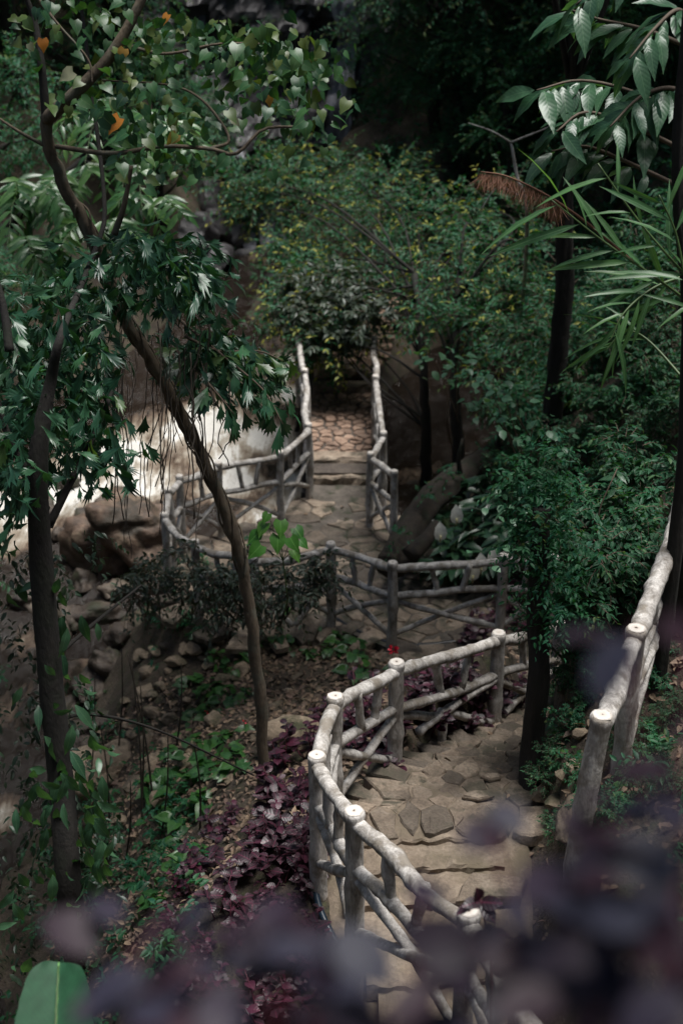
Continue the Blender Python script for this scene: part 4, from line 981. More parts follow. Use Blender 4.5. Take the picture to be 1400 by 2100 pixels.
def stalk(g, a, b, r, bend=None, n=7):
    mid = (np.asarray(a) + np.asarray(b)) / 2 + (bend if bend is not None else 0)
    g.add(*tube(spline([a, mid, b], n), np.linspace(r, r * .5, n), 5))

# mint green sprays on thin stems
def mint(label, base, tips, seed, size=.10):
    rr = np.random.RandomState(seed); root = thing('leafy_sapling', label, 'sapling', base)
    for tpos in tips:
        tpos = np.asarray(tpos); g = Geo(); stalk(g, base - A(0, 0, .05), tpos, .012, rr.normal(size=3) * .1); part('stem', g, M['twig'], root)
        for k in range(11):
            pos = tpos + rr.normal(size=3) * A(.16, .12, .10); d = nrm(rr.normal(size=3) * A(1, 1, .25) + A(0, -.3, -.1))
            put_leaf(root, LM['mint'], pos, d, A(0, 0, 1) + rr.normal(size=3) * .3, size * rr.uniform(.7, 1.2))
mint('pale green leafed sapling in front of the dark trunks right of the bridge', hit(940, 960), [P(895, 745, 17.5), P(935, 745, 17.3), P(925, 765, 17.4)], 1, .13)
mint('pale green leafed sapling standing on the bank above the fallen log', hit(1100, 1000), [P(1090, 880, 13), P(1105, 905, 13), P(1060, 855, 13.4), P(1030, 800, 14), P(1010, 805, 14.4), P(1000, 840, 14.4)], 2, .10)
mint('pale green leafed sapling with clusters beside the dark stump', hit(1075, 1180), [P(1065, 1030, 12.2), P(1050, 1010, 12.4), P(1085, 1120, 12.0), P(1060, 1130, 12.1), P(1168, 1052, 11.5)], 3, .085)

# peace lilies
def lily(label, base, seed, flowers):
    rr = np.random.RandomState(seed); root = thing('peace_lily', label, 'plant', base, 'peace lilies behind the landing railing')
    for k in range(16):
        a = rr.uniform(0, 6.28); r = rr.uniform(.05, .2); tip = base + A(math.cos(a) * r, math.sin(a) * r, rr.uniform(.18, .42))
        g = Geo(); stalk(g, base, tip, .006, None, 4); st = part('leaf_stalk', g, M['green_stem'], root)
        put_leaf(root, LM['lily'], tip, A(math.cos(a), math.sin(a), rr.uniform(-.1, .5)), A(0, 0, 1) + rr.normal(size=3) * .2, rr.uniform(.24, .36))
    for pos in flowers:
        g = Geo(); stalk(g, base + A(0, 0, .05), pos, .006); part('flower_stalk', g, M['green_stem'], root)
        V, F, lx, ly = T_ROUND; g = Geo(); R = frames(A(0, -.15, 1)[None], A(.2, -1, .1)[None])[0]; g.add((V * A(.9, 1, 1) * .25) @ R.T + pos, F); part('flower', g, M['white_spathe'], root)
        g = Geo(); g.add(*tube([pos + A(0, -.02, .0), pos + A(0, -.03, .09)], .009, 6)); part('spadix', g, M['spadix'], root)
fl = {0: [P(935, 1075, 17.0)], 1: [P(902, 1110, 16.9)], 2: [P(968, 1192, 16.2)], 3: [P(985, 1175, 16.2)], 4: [P(1010, 1165, 16.3)]}
for k, (x, y) in enumerate([(925, 1110), (900, 1150), (955, 1215), (985, 1195), (1015, 1185), (960, 1080), (1000, 1090), (1035, 1110), (970, 1140), (930, 1170), (1010, 1140), (1040, 1160), (905, 1080), (950, 1040), (995, 1045), (1045, 1070), (880, 1190), (920, 1210), (1020, 1030), (975, 1010)]):
    lily('white flowered peace lily with glossy dark leaves behind the landing railing' if k in fl else 'glossy dark peace lily without flowers behind the landing railing', hit(x, y), 600 + k, fl.get(k, []))

_rb = np.random.RandomState(515)
for k, (x, y) in enumerate([(1230, 860), (1150, 930), (1310, 890), (1200, 1060), (1270, 1080), (1140, 1120), (1340, 1010), (1240, 1160), (1350, 720), (1180, 800)]):
    b = hit(x, y); root = thing('bank_sapling', 'thin sapling with narrow veined leaves sticking out of the right bank shrubs', 'sapling', b, 'thin saplings on the right bank')
    tip = b + A(_rb.normal() * .2, -.1 + _rb.normal() * .15, _rb.uniform(.45, .8)); g = Geo(); stalk(g, b - A(0, 0, .05), tip, .009, _rb.normal(size=3) * .08); part('stem', g, M['twig'], root)
    for j in range(12):
        t = .45 + .55 * j / 11; a = j * 2.4; put_leaf(root, LM['broad' if k % 2 else 'mint'], b * (1 - t) + tip * t, A(math.cos(a), math.sin(a), _rb.uniform(-.3, .3)), A(0, -.3, 1) + _rb.normal(size=3) * .3, (.16 if k % 2 else .10) * _rb.uniform(.7, 1.2))

# creepers on the left slope
def rosette(label, base, n, me, size, seed, group, h=.1, rad=.16, name='creeper_plant', stem='green_stem', face=.5):
    rr = np.random.RandomState(seed); root = thing(name, label, 'plant', base, group)
    for k in range(n):
        a = rr.uniform(0, 6.28); r = rr.uniform(.02, rad); pos = base + A(math.cos(a) * r, math.sin(a) * r, rr.uniform(.02, h))
        put_leaf(root, LM[me], pos, A(math.cos(a), math.sin(a), rr.uniform(-.3, .3)), A(0, -face, 1) + rr.normal(size=3) * .35, size * rr.uniform(.65, 1.2))
    g = Geo()
    for k in range(4):
        a = rr.uniform(0, 6.28); stalk(g, base - A(0, 0, .03), base + A(math.cos(a) * rad * .7, math.sin(a) * rad * .7, h * .7), .005, None, 4)
    part('stem', g, M[stem], root, kind='stuff')
    return root
rg = np.random.RandomState(88)
CR = [(650, 1310, 'green creeper with broad leaves under the looping black hose'), (480, 1440, 'green creeper with broad shiny leaves just left of the leaning trunk'), (540, 1270, 'green creeper with broad leaves below the grey green shrubs'), (330, 1620, 'green creeper with broad leaves beside the thin dark bare shoots'), (350, 1810, 'green creeper with broad leaves low down the slope beside the purple plants'), (440, 1610, 'green creeper with broad leaves between the bare shoots and the trunk foot'), (400, 1350, 'green creeper with broad leaves among the topmost tan stones'), (730, 1370, 'green creeper with broad leaves right behind the near railing')]
cp = [rosette('green creeper with broad shiny leaves just left of the leaning trunk', hit(400, 1480), 15, 'ivy', .12, 701, 'creepers on the left slope'),
      rosette(CR[3][2], hit(350, 1600), 13, 'ivy', .13, 702, 'creepers on the left slope'),
      rosette(CR[1][2], hit(470, 1440), 14, 'ivy', .12, 703, 'creepers on the left slope', .14)]
pix = [(430, 1420), (500, 1440), (480, 1385), (430, 1600), (475, 1595), (380, 1700), (340, 1745), (525, 1330), (575, 1310), (640, 1300), (690, 1325), (725, 1348), (600, 1335), (455, 1520), (405, 1560), (365, 1640), (420, 1670), (500, 1570), (335, 1680), (640, 1345), (400, 1780), (360, 1560), (390, 1610), (440, 1480), (555, 1290), (620, 1280), (445, 1360), (500, 1350), (470, 1300), (670, 1350), (350, 1800), (330, 1850), (455, 1560), (400, 1520), (330, 1600), (740, 1380), (420, 1310), (540, 1265), (600, 1265), (395, 1420), (300, 1640)]
for k, (x, y) in enumerate(pix):
    dup(cp[k % 3], TRS(hit(x + rg.uniform(-8, 8), y + rg.uniform(-8, 8)), rg.uniform(0, 6.28), rg.uniform(.75, 1.2), tuple(rg.normal(size=2) * .15)), by_mark(x, y, CR))

# purple bloodleaf plants
def purple_plant(label, base, seed, group, n=5, h=.3, size=.085):
    rr = np.random.RandomState(seed); root = thing('purple_plant', label, 'plant', base, group)
    for k in range(n):
        a = rr.uniform(0, 6.28); q = rr.uniform(.05, .2); tip = base + A(math.cos(a) * q, math.sin(a) * q, h * rr.uniform(.55, 1.1)); b0 = base + A(math.cos(a) * .03, math.sin(a) * .03, -.05)
        g = Geo(); stalk(g, b0, tip, .006, rr.normal(size=3) * .02, 5); part('stem', g, M['purple_stem'], root)
        for j in range(4):
            t = .45 + .55 * j / 3; p = b0 * (1 - t) + tip * t; ph = j * 1.57 + a
            for s in (0, math.pi):
                put_leaf(root, LM['purple'], p, A(math.cos(ph + s), math.sin(ph + s), .35 - .3 * (1 - t)), A(0, 0, 1) + rr.normal(size=3) * .3, size * rr.uniform(.7, 1.2) * (1.1 - .35 * (j == 3)))
    return root
rg = np.random.RandomState(99)
PU = [(600, 1580, 'purple bloodleaf plant between the leaning trunk foot and the near railing'), (450, 1730, 'purple bloodleaf plant with pink veins at the left end of the purple bed'), (590, 1740, 'purple bloodleaf plant with pink veins in the middle of the purple bed'), (620, 1900, 'purple bloodleaf plant beside the dark blue hose outside the near railing'), (430, 1900, 'purple bloodleaf plant low on the slope just above the blurred shrub'), (560, 2050, 'purple bloodleaf plant at the bottom of the view behind the blurred leaves')]
lab = PU[1][2]
pp = [purple_plant(lab, hit(450, 1720), 801, 'purple plants outside the near railing'), purple_plant(lab, hit(580, 1650), 802, 'purple plants outside the near railing'), purple_plant(lab, hit(520, 1760), 803, 'purple plants outside the near railing', 6)]
pix = [(430, 1690), (480, 1690), (530, 1690), (570, 1700), (610, 1690), (625, 1640), (600, 1600), (640, 1590), (560, 1650), (430, 1770), (480, 1790), (560, 1790), (610, 1760), (630, 1820), (390, 1830), (450, 1850), (520, 1850), (590, 1860), (630, 1900), (500, 1910), (560, 1930), (620, 1960), (430, 1930), (360, 1880), (660, 2010), (590, 2010), (520, 2000), (450, 2010), (380, 1980), (690, 2060), (610, 2080), (530, 2080), (450, 2080), (600, 1720), (640, 1720), (540, 1740), (350, 2040), (655, 1950), (580, 1560), (635, 1530)]
for k, (x, y) in enumerate(pix):
    dup(pp[k % 3], TRS(hit(x + rg.uniform(-10, 10), y + rg.uniform(-10, 10) + 25), rg.uniform(0, 6.28), rg.uniform(.55, 1.25), tuple(rg.normal(size=2) * .18)), by_mark(x, y, PU))
lab2 = 'dark purple bloodleaf plant filling the slope just beyond the near railing'
pix = [(660, 1500), (700, 1480), (640, 1470), (740, 1470), (760, 1430), (700, 1530), (760, 1520), (840, 1440), (880, 1420), (930, 1430), (980, 1410), (870, 1480), (930, 1490), (980, 1480), (1040, 1430), (1070, 1410), (1060, 1450), (820, 1480), (780, 1560), (1000, 1450), (900, 1390), (950, 1370), (850, 1400), (790, 1500), (1085, 1430)]
for k, (x, y) in enumerate(pix):
    d = dup(pp[k % 3], TRS(hit(x + rg.uniform(-10, 10), y + rg.uniform(-6, 6) + 28), rg.uniform(0, 6.28), rg.uniform(.8, 1.1)), lab2, 'purple plants beyond the near railing')
lab3 = 'purple bloodleaf plant at the right end of the crossed landing railing'
for k, (x, y) in enumerate([(1000, 1270), (1030, 1240), (1060, 1210), (1060, 1260), (1020, 1290), (1075, 1235), (1045, 1285), (980, 1300), (1080, 1290), (1040, 1215), (950, 1310)]):
    dup(pp[k % 3], TRS(hit(x, y + 20), rg.uniform(0, 6.28), rg.uniform(.8, 1.15)), lab3, 'purple plants at the landing railing end')

# red flowers
def red_flower(label, base, head, r, n=9):
    root = thing('red_flower', label, 'flower', base); g = Geo(); stalk(g, base, head, .005); part('stem', g, M['green_stem'], root); rr = np.random.RandomState(4)
    V, F, lx, ly = T_ROUND
    for k in range(n):
        d = nrm(rr.normal(size=3) + A(0, -.4, .5)); R = frames(d[None], nrm(rr.normal(size=3))[None])[0]; part('petal', Geo().add((V * r) @ R.T + head + d * r * .3, F), M['red'], root)
    put_leaf(root, LM['ivy'], base * .6 + head * .4, A(1, -.3, .2), A(0, -.4, 1), .1); put_leaf(root, LM['ivy'], base * .7 + head * .3, A(-1, -.3, .2), A(0, -.4, 1), .1)
b = hit(800, 1385); red_flower('bright red flower on a stem behind the near railing', b, P(806, 1332, np.dot(b, A(0, CP, -SP)) - .15), .05, 14)
b = hit(424, 1480); red_flower('tiny red flower low among the creepers on the slope', b, b + A(0, 0, .12), .022, 6)
b = hit(502, 1502); red_flower('tiny red flower left of the leaning trunk', b, b + A(0, 0, .12), .022, 6)

# leaf litter
rg = np.random.RandomState(55); geo = Geo(); n = 8500
q = []
for _ in range(n):
    if rg.rand() < .72: x, y = rg.uniform(-2.9, .6), rg.uniform(8.0, 14.0)
    else: x, y = rg.uniform(1.1, 3.6), rg.uniform(6.3, 13)
    if poly_dist(np.array([x]), np.array([y]), landing)[0] < 0: continue
    if poly_dist(np.array([x]), np.array([y]), near_poly)[0] < -.12 and rg.rand() > .08: continue
    q.append((x, y))
nq = len(q)
for _ in range(260):
    x, y = rg.uniform(-2, 2.6), rg.uniform(8.2, 17.5)
    if poly_dist(np.array([x]), np.array([y]), landing)[0] < -.03 or (y > 8.2 and poly_dist(np.array([x]), np.array([y]), near_poly)[0] < -.03): q.append((x, y))
q = np.array(q); B = np.column_stack([q, tz(q[:, 0], q[:, 1]) + .03]); n = len(B); B[nq:, 2] += .105
inst(geo, T_ELL, B, np.column_stack([rg.normal(size=(n, 2)), rg.normal(size=n) * .25]), A(0, 0, 1) + rg.normal(size=(n, 3)) * .45, rg.uniform(.04, .1, n), rg.rand(n))
tag(link('fallen_leaves', geo.mesh('fallen_leaves', M['litter'], smooth=False)), 'dry brown leaves scattered over the slopes', kind='stuff')

# fine dark undergrowth on the lower left slope and the far banks (one mass nobody could count)
geo = Geo(); rg = np.random.RandomState(66)
reg = [(300, 1720, 60, 90, 30, .07), (210, 1900, 120, 150, 60, .09), (120, 1500, 60, 200, 30, .09), (380, 1250, 70, 40, 40, .08), (330, 1170, 60, 30, 30, .08)]
for x, y, sx, sy, k, sz in reg:
    for _ in range(k):
        b = hit(x + rg.normal() * sx, y + rg.normal() * sy)
        if b[2] < float(rbf(np.array([b[0]]), np.array([b[1]]), wc, WW)[0]) + .1 and b[0] < -2: continue
        clump(geo, b + A(0, 0, .08), .16, 5, 6, sz, T_ELL, rg, .15, .4, .6, 0)
for _ in range(2200):
    x, y = rg.uniform(-13, 10), rg.uniform(17, 37); b = A(x, y, float(tz(x, y)))
    if (-5.5 < x < .6 and y < 33.5) or (x < 3 and y < 26): continue
    clump(geo, b + A(0, 0, .3), .55, 9, 7, .15, T_FINE, rg, .4, .3, .7, .1)
for _ in range(350):
    x, y = rg.uniform(-12, -5), rg.uniform(5, 26); b = A(x, y, float(tz(x, y)))
    if x > -6.2 and y > 19: continue
    clump(geo, b + A(0, 0, .25), .45, 9, 7, .12, T_FINE, rg, .35, .3, .7, .1)
for _ in range(260):
    x, y = rg.uniform(1.9, 6.0), rg.uniform(3.5, 14); b = A(x, y, float(tz(x, y)))
    if poly_dist(np.array([x]), np.array([y]), near_poly)[0] < .25: continue
    clump(geo, b + A(0, 0, .08), .22, 8, 7, .07, T_ELL, rg, .2, .4, .7, .1)
tag(link('undergrowth', geo.mesh('undergrowth', M['hill_leaf'], smooth=False)), 'low dark undergrowth covering the ravine banks', kind='stuff')

# grey green shrubs in front of the landing
for k, (x, y, d, r, lbl) in enumerate([(560, 1205, 14.6, .42, 'drooping grey green shrub right of the leaning trunk below the landing'), (395, 1190, 15.2, .45, 'drooping grey green shrub left of the leaning trunk below the landing'), (470, 1210, 14.4, .3, 'thin grey green shrub right behind the leaning trunk'), (620, 1180, 14.8, .3, 'small grey green shrub hiding the left foot of the crossed railing'), (300, 1190, 15.5, .3, 'small grey green shrub at the landing corner near the pale river boulder')]):
    c = P(x, y, d); b = hit(x, y + 70)
    rr = np.random.RandomState(900 + k); root = thing('shrub', lbl, 'shrub', b); fo = Geo(); tw = Geo(); st = Geo()
    for j in range(6):
        tip = c + rr.normal(size=3) * r * A(.6, .4, .4); stalk(st, b - A(0, 0, .05), tip, .012, rr.normal(size=3) * .08); clump(fo, tip, r * .55, 14, 8, .085, T_ELL, rr, .3, .8, .8, .1, tw, .1)
    part('stem', st, M['twig'], root, kind='stuff'); part('foliage', fo, M['grey_leaf'], root, False, kind='stuff'); part('twigs', tw, M['twig'], root, kind='stuff')
_rg = np.random.RandomState(404)
for k, (x, y) in enumerate([(1130, 1390), (1180, 1360), (1160, 1430), (1200, 1450), (1120, 1460), (1175, 1500), (1140, 1560), (1190, 1620), (1150, 1330), (1210, 1390), (1125, 1620), (1330, 1420), (1370, 1480), (1320, 1520), (1280, 1560), (1350, 1580), (1300, 1640), (1260, 1680), (1380, 1640), (1330, 1360), (1280, 1480), (1200, 1690), (1160, 1720), (1240, 1760)]):
    p = hit(x, y); dup(bp[2] if k % 2 else bp[1], TRS(p, _rg.uniform(0, 6.28), _rg.uniform(.3, .5)), 'tiny dark seedling clump on the crumbling bank left of the thick railing' if x < 1230 else 'tiny dark seedling clump on the soil right of the thick railing', 'seedling clumps on the right bank')
for k, (x, y) in enumerate([(1140, 1500), (1170, 1410), (1120, 1540), (1185, 1560), (1300, 1500), (1340, 1550), (1280, 1620)]):
    dup(cp[k % 3], TRS(hit(x, y), _rg.uniform(0, 6.28), _rg.uniform(.4, .6)), 'small creeper sprig on the crumbling bank beside the thick right railing', 'creeper sprigs on the right bank')
# bright sapling
b = hit(575, 1290); rr = np.random.RandomState(5); root = thing('sapling', 'bright lime green sapling with heart shaped leaves before the landing', 'sapling', b)
top = P(575, 1100, 12.6); g = Geo(); stalk(g, P(590, 1230, 12.9), top, .008)
for e_ in ((545, 1085), (535, 1130), (605, 1095), (600, 1140), (550, 1065)): stalk(g, P(580, 1150, 12.7), P(e_[0], e_[1] - 12, 12.5), .004)
g.add(*tube(spline([b, P(590, 1230, 12.9)], 4), .009, 5)); part('stem', g, M['green_stem'], root)
for x, y, s in [(545, 1085, .14), (575, 1080, .15), (570, 1110, .16), (535, 1130, .16), (605, 1095, .13), (595, 1115, .14), (530, 1105, .13), (615, 1120, .1), (550, 1065, .1), (600, 1140, .12)]:
    put_leaf(root, LM['bright'], P(x, y - 12, 12.5 + rr.normal() * .1), A((x - 572) / 60, -.5, -.5), A(0, -.8, .9) + rr.normal(size=3) * .25, s)

# ------------------------------------------------------------------ fallen log, stump, dark trunks
def big_log(label, pts, r0, r1, seed, mat, name='fallen_log', cat='log'):
    rr = np.random.RandomState(seed); p = spline(pts, 26); root = thing(name, label, cat, p[0])
    q = spline(p, 90); V, F = tube(q, np.linspace(r0, r1, 90), 22, True); ax_ = np.repeat(q, 22, 0); nv = V[:len(ax_)] - ax_
    an = np.tile(np.arange(22), 90) / 22 * 6.28; tt = np.repeat(np.arange(90), 22) * np.linalg.norm(q[-1] - q[0]) / 90
    dd = .35 * fbm(np.cos(an) * 2.2 + tt * 1.3, np.sin(an) * 2.2 + tt * .6, seed) + .22 * fbm(np.cos(an) * 7, np.sin(an) * 7 + tt * 3, seed + 3)
    V[:len(ax_)] += nv * dd[:, None]; part('trunk', Geo().add(V, F), M[mat], root)
    return root
lg = big_log('mossy fallen log slanting up behind the peace lilies', [P(800, 1165, 17.2), P(850, 1065, 17.9), P(920, 995, 18.6), P(1000, 942, 19.4), P(1085, 900, 20.2), P(1190, 850, 21.4)], .18, .14, 1, 'log_bark')
g = Geo().add(*tube(spline([P(945, 985, 18.7), P(940, 940, 18.5), P(948, 900, 18.4)], 6), [.05, .04, .03, .03, .02, .015], 7)); part('branch_stub', g, M['log_bark'], lg)
rr = np.random.RandomState(70); fo = Geo()
for x, y, d in [(930, 985, 18.4), (990, 945, 18.9), (1040, 915, 19.4), (880, 1030, 17.8), (820, 1120, 17.1), (1100, 890, 19.8)]: clump(fo, P(x, y, d) + A(0, 0, .1), .2, 10, 6, .07, T_ELL, rr, .2, .5, .9, .1)
part('moss_tuft', fo, M['hill_leaf'], lg, False, kind='stuff')
g = Geo().add(*tube(spline([P(840, 1140, 17.0), P(870, 1110, 17.1), P(895, 1075, 17.3)], 8), np.linspace(.12, .07, 8), 9, True, .1, 3)); o = tag(link('broken_branch', g.mesh('broken_branch', M['log_bark'])), 'short mossy broken branch propped against the fallen log', 'branch')
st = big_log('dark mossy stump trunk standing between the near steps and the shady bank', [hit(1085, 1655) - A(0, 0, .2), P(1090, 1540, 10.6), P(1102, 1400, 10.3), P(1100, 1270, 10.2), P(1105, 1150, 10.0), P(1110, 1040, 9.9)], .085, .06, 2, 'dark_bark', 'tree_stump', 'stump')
rr = np.random.RandomState(7); fo = Geo()
for x, y, r_ in [(1100, 1060, .34), (1130, 1130, .28), (1075, 1120, .2), (1120, 1200, .22), (1085, 1010, .3), (1150, 1260, .2), (1120, 960, .3), (1140, 1040, .3)]: clump(fo, P(x, y, 10.0), r_, 45, 8, .06, T_ELL, rr, .2, .4, .9, .1)
part('foliage', fo, M['hill_leaf'], st, False, kind='stuff')
for k, (b, t, r, lbl) in enumerate([((1135, 800, 17.5), (1160, 380, 16.2), .13, 'dark straight trunk rising behind the reed plume'), ((1395, 1010, 9.2), (1392, 250, 8.2), .05, 'thin dark trunk along the right frame edge')]):
    p0 = P(*b); p0[2] = float(tz(p0[0], p0[1])) - .2
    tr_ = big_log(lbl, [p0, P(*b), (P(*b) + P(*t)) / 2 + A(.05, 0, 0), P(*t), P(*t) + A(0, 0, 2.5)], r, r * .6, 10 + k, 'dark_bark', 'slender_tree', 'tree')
    if k == 0:  # unseen crown added overhead to shade the landing
        rc = np.random.RandomState(19); cr = Geo(); top_ = P(*t) + A(0, 0, 1.0)
        for j in range(64):
            c_ = A(2.6 + rc.normal() * 1.0, 15.0 + rc.normal() * 1.25, .9 + rc.uniform(-.3, 2.2)); clump(cr, c_, .85, 15, 8, .19, T_ELL, rc, .5, .4)
            if j % 8 == 0: part('branch', Geo().add(*tube(spline([top_, (top_ + c_) / 2 + A(0, 0, .3), c_], 8), np.linspace(.04, .012, 8), 6)), M['dark_bark'], tr_)
        part('crown', cr, M['hill_leaf'], tr_, False, kind='stuff')

# ------------------------------------------------------------------ upper right broad leaved tree
def leaf_branch(root, name, pts, r, me, n, size, seed, t0=.25, hang=-.35, face=(0, -.5, 1), bark='twig', spreadv=1.0):
    rr = np.random.RandomState(seed); p = spline(pts, 16)
    part(name, Geo().add(*tube(p, np.linspace(r, r * .3, 16), 6)), M[bark], root)
    T = nrm(np.gradient(p, axis=0))
    for k in range(n):
        t = t0 + (1 - t0) * (k + rr.rand() * .6) / n; f = min(t * 15, 14.99); i = int(f); q = p[i] + (p[i + 1] - p[i]) * (f - i)
        sd = nrm(np.cross(T[i], A(0, 0, 1))) * (1 if k % 2 else -1) * spreadv
        d = nrm(T[i] * rr.uniform(.3, 1.1) + sd * rr.uniform(.4, 1.1) + A(0, 0, hang + rr.normal() * .25))
        put_leaf(root, me, q + d * .03, d, A(*face) + rr.normal(size=3) * .35, size * rr.uniform(.65, 1.2))
b = P(1440, 1000, 9.6); b[2] = float(tz(b[0], b[1]))
root = thing('broadleaf_tree', 'tree with big veined lance leaves hanging into the upper right corner', 'tree', b)
trk = [b - A(0, 0, .1), P(1440, 700, 9.2), P(1430, 300, 8.8), P(1420, 0, 8.6), P(1400, -250, 8.4)]
part('trunk', Geo().add(*tube(spline(trk, 20), np.linspace(.07, .04, 20), 9, True, .06, 2)), M['dark_bark'], root)
brs = [([P(1425, 250, 8.8), P(1300, 190, 8.7), P(1190, 165, 8.6), P(1100, 185, 8.5)], 17), ([P(1425, 320, 8.8), P(1300, 260, 8.6), P(1200, 230, 8.5), P(1140, 270, 8.4)], 13), ([P(1420, 100, 8.7), P(1320, 60, 8.7), P(1230, 40, 8.8), P(1170, 20, 8.9)], 14), ([P(1425, 200, 8.7), P(1370, 180, 8.5), P(1310, 200, 8.4), P(1250, 260, 8.3)], 14), ([P(1425, 60, 8.6), P(1390, 20, 8.4), P(1340, 60, 8.3), P(1290, 120, 8.2)], 12), ([P(1430, 400, 8.9), P(1280, 330, 8.8), P(1200, 300, 8.8), P(1130, 310, 8.8)], 10), ([P(1420, -30, 8.6), P(1330, -60, 8.6), P(1240, -40, 8.6), P(1180, 10, 8.6)], 10)]
for k, (pts_, n_) in enumerate(brs): leaf_branch(root, 'branch', pts_, .018, LM['broad'], int(n_ * 1.9), .25, 1000 + k, .2, -.5)
rr = np.random.RandomState(12); cr = Geo()  # crown above the view, placed to shade the right bank
for k in range(26): clump(cr, A(3.7 + rr.normal() * .8, 12.4 + rr.normal() * 1.3, .9 + rr.uniform(-.2, 2.2)), .8, 12, 8, .24, T_ELL, rr, .5, .4)
part('crown', cr, M['hill_leaf'], root, False, kind='stuff')

# bare grey sapling in the middle right
root = thing('bare_sapling', 'bare pale twigged sapling rising behind the brown reed plume', 'sapling', hit(1060, 760))
b = hit(1060, 760)
for pts_, r in (([b, P(1080, 470, 17), P(1060, 365, 16.5), P(1047, 292, 16.3)], .03), ([P(1047, 292, 16.3), P(1010, 270, 16.3), P(960, 252, 16.4)], .014), ([P(1047, 292, 16.3), P(1090, 275, 16.2), P(1140, 255, 16)], .014), ([P(1062, 400, 16.6), P(1020, 385, 16.7), P(985, 430, 16.8)], .012)):
    part('branch', Geo().add(*tube(spline(pts_, 14), np.linspace(r, r * .5, 14), 6, True, .08, 4)), M['rail'] if r < .02 else M['rail'], root)

# reeds with long blades on the right
def reed(label, pts, blades, seed, L=.5, plume=None, mat='bamboo', tip_t=.35):
    rr = np.random.RandomState(seed); p = spline(pts, 26); root = thing('reed', label, 'reed', p[0])
    part('stem', Geo().add(*tube(p, np.linspace(.011, .004, 26), 6)), M['green_stem'], root); T = nrm(np.gradient(p, axis=0))
    for k in range(blades):
        t = tip_t + (1 - tip_t) * (k + .5) / blades; i = min(int(t * 25), 24); sd = nrm(np.cross(T[i], A(0, -1, .2))) * (1 if k % 2 else -1)
        d = nrm(T[i] * rr.uniform(.6, 1.2) + sd * rr.uniform(.3, .9) + A(0, 0, -.1 + rr.normal() * .15)); put_leaf(root, LM['bamboo'], p[i], d, A(0, -.6, 1) + rr.normal(size=3) * .4, L * rr.uniform(.6, 1.15), 'blade')
    return root
b1 = hit(1390, 1000)
reed('tall green reed with a bare stem tip pointing up left near the right edge', [P(1470, 640, 8.6), P(1400, 560, 8.3), P(1310, 455, 8.2), P(1225, 335, 8.1)], 9, 1, .42, tip_t=.1)
reed('green reed with long blades fanning left under the brown plume', [P(1440, 640, 8.9), P(1330, 560, 8.6), P(1230, 490, 8.5), P(1130, 410, 8.4)], 13, 2, .5, tip_t=.15)
reed('green reed arching at the right edge with upright yellow green blades', [P(1450, 720, 8.4), P(1410, 600, 8.2), P(1385, 480, 8.1), P(1350, 400, 8.0)], 9, 3, .5, tip_t=.2)
reed('drooping green reed with blades hanging above the bank shrubs', [P(1420, 560, 8.8), P(1340, 590, 8.7), P(1280, 640, 8.6), P(1250, 700, 8.6)], 12, 4, .42, tip_t=.2)
reed('low green reed whose blades hang over the dark right bank', [P(1420, 800, 9.0), P(1330, 700, 9.2), P(1280, 680, 9.2), P(1240, 720, 9.2)], 8, 5, .4, tip_t=.35)
ps = spline([P(1300, 540, 8.9), P(1200, 455, 8.7), P(1120, 400, 8.6), P(1040, 362, 8.6), P(985, 352, 8.6)], 24)
root = thing('reed_plume', 'feathery brown dry reed plume drooping to the left', 'reed', ps[0]); part('stem', Geo().add(*tube(ps, np.linspace(.01, .004, 24), 6)), M['plume'], root)
rr = np.random.RandomState(3); n = 900; tt = rr.uniform(.40, 1, n); idx = np.minimum((tt * 23).astype(int), 22); B = ps[idx] + (ps[idx + 1] - ps[idx]) * rr.rand(n, 1)
g = Geo(); d = nrm(A(-.15, -.1, -.75) + rr.normal(size=(n, 3)) * A(.22, .22, .15)); inst(g, tmpl(rows_of([0, .4, .8, 1], [0, .012, .008, 0]), .2, .4), B, d, rr.normal(size=(n, 3)), rr.uniform(.07, .17, n) * (1.25 - .5 * tt), rr.rand(n)); part('plume', g, M['plume'], root, False, kind='stuff')

# ------------------------------------------------------------------ leaning tree with heart leaves
tpx = [(541, 1660), (538, 1500), (528, 1380), (511, 1250), (493, 1140), (462, 1050), (425, 960), (385, 880), (340, 790), (295, 715), (255, 650), (215, 560), (175, 450), (140, 400), (105, 310), (95, 245)]
d0, d1 = 11.7, 9.2; n = len(tpx)
base = hit(541, 1660); d0 = float(np.dot(base, A(0, CP, -SP)))
tp = [P(x, y, d0 + (d1 - d0) * (1660 - y) / 1415.0) for x, y in tpx]
root = thing('leaning_tree', 'leaning brown trunked tree crossing the left half with heart leaves at top', 'tree', base)
rr = np.random.RandomState(2); p = spline([tp[0] - A(0, 0, .15)] + tp, 70)
rad = np.interp(np.linspace(0, 1, 70), [0, .05, .3, .6, 1], [.062, .050, .047, .044, .04]) * (1 + .05 * rr.normal(size=70)); rad[24] *= 1.3; rad[37] *= 1.15; rad[25] *= 1.2; rad[:4] *= [1.9, 1.6, 1.3, 1.1]
part('trunk', Geo().add(*tube(p + rr.normal(size=p.shape) * .006, rad, 14, True, .06, 4)), M['bark'], root)
f = tp[-1]
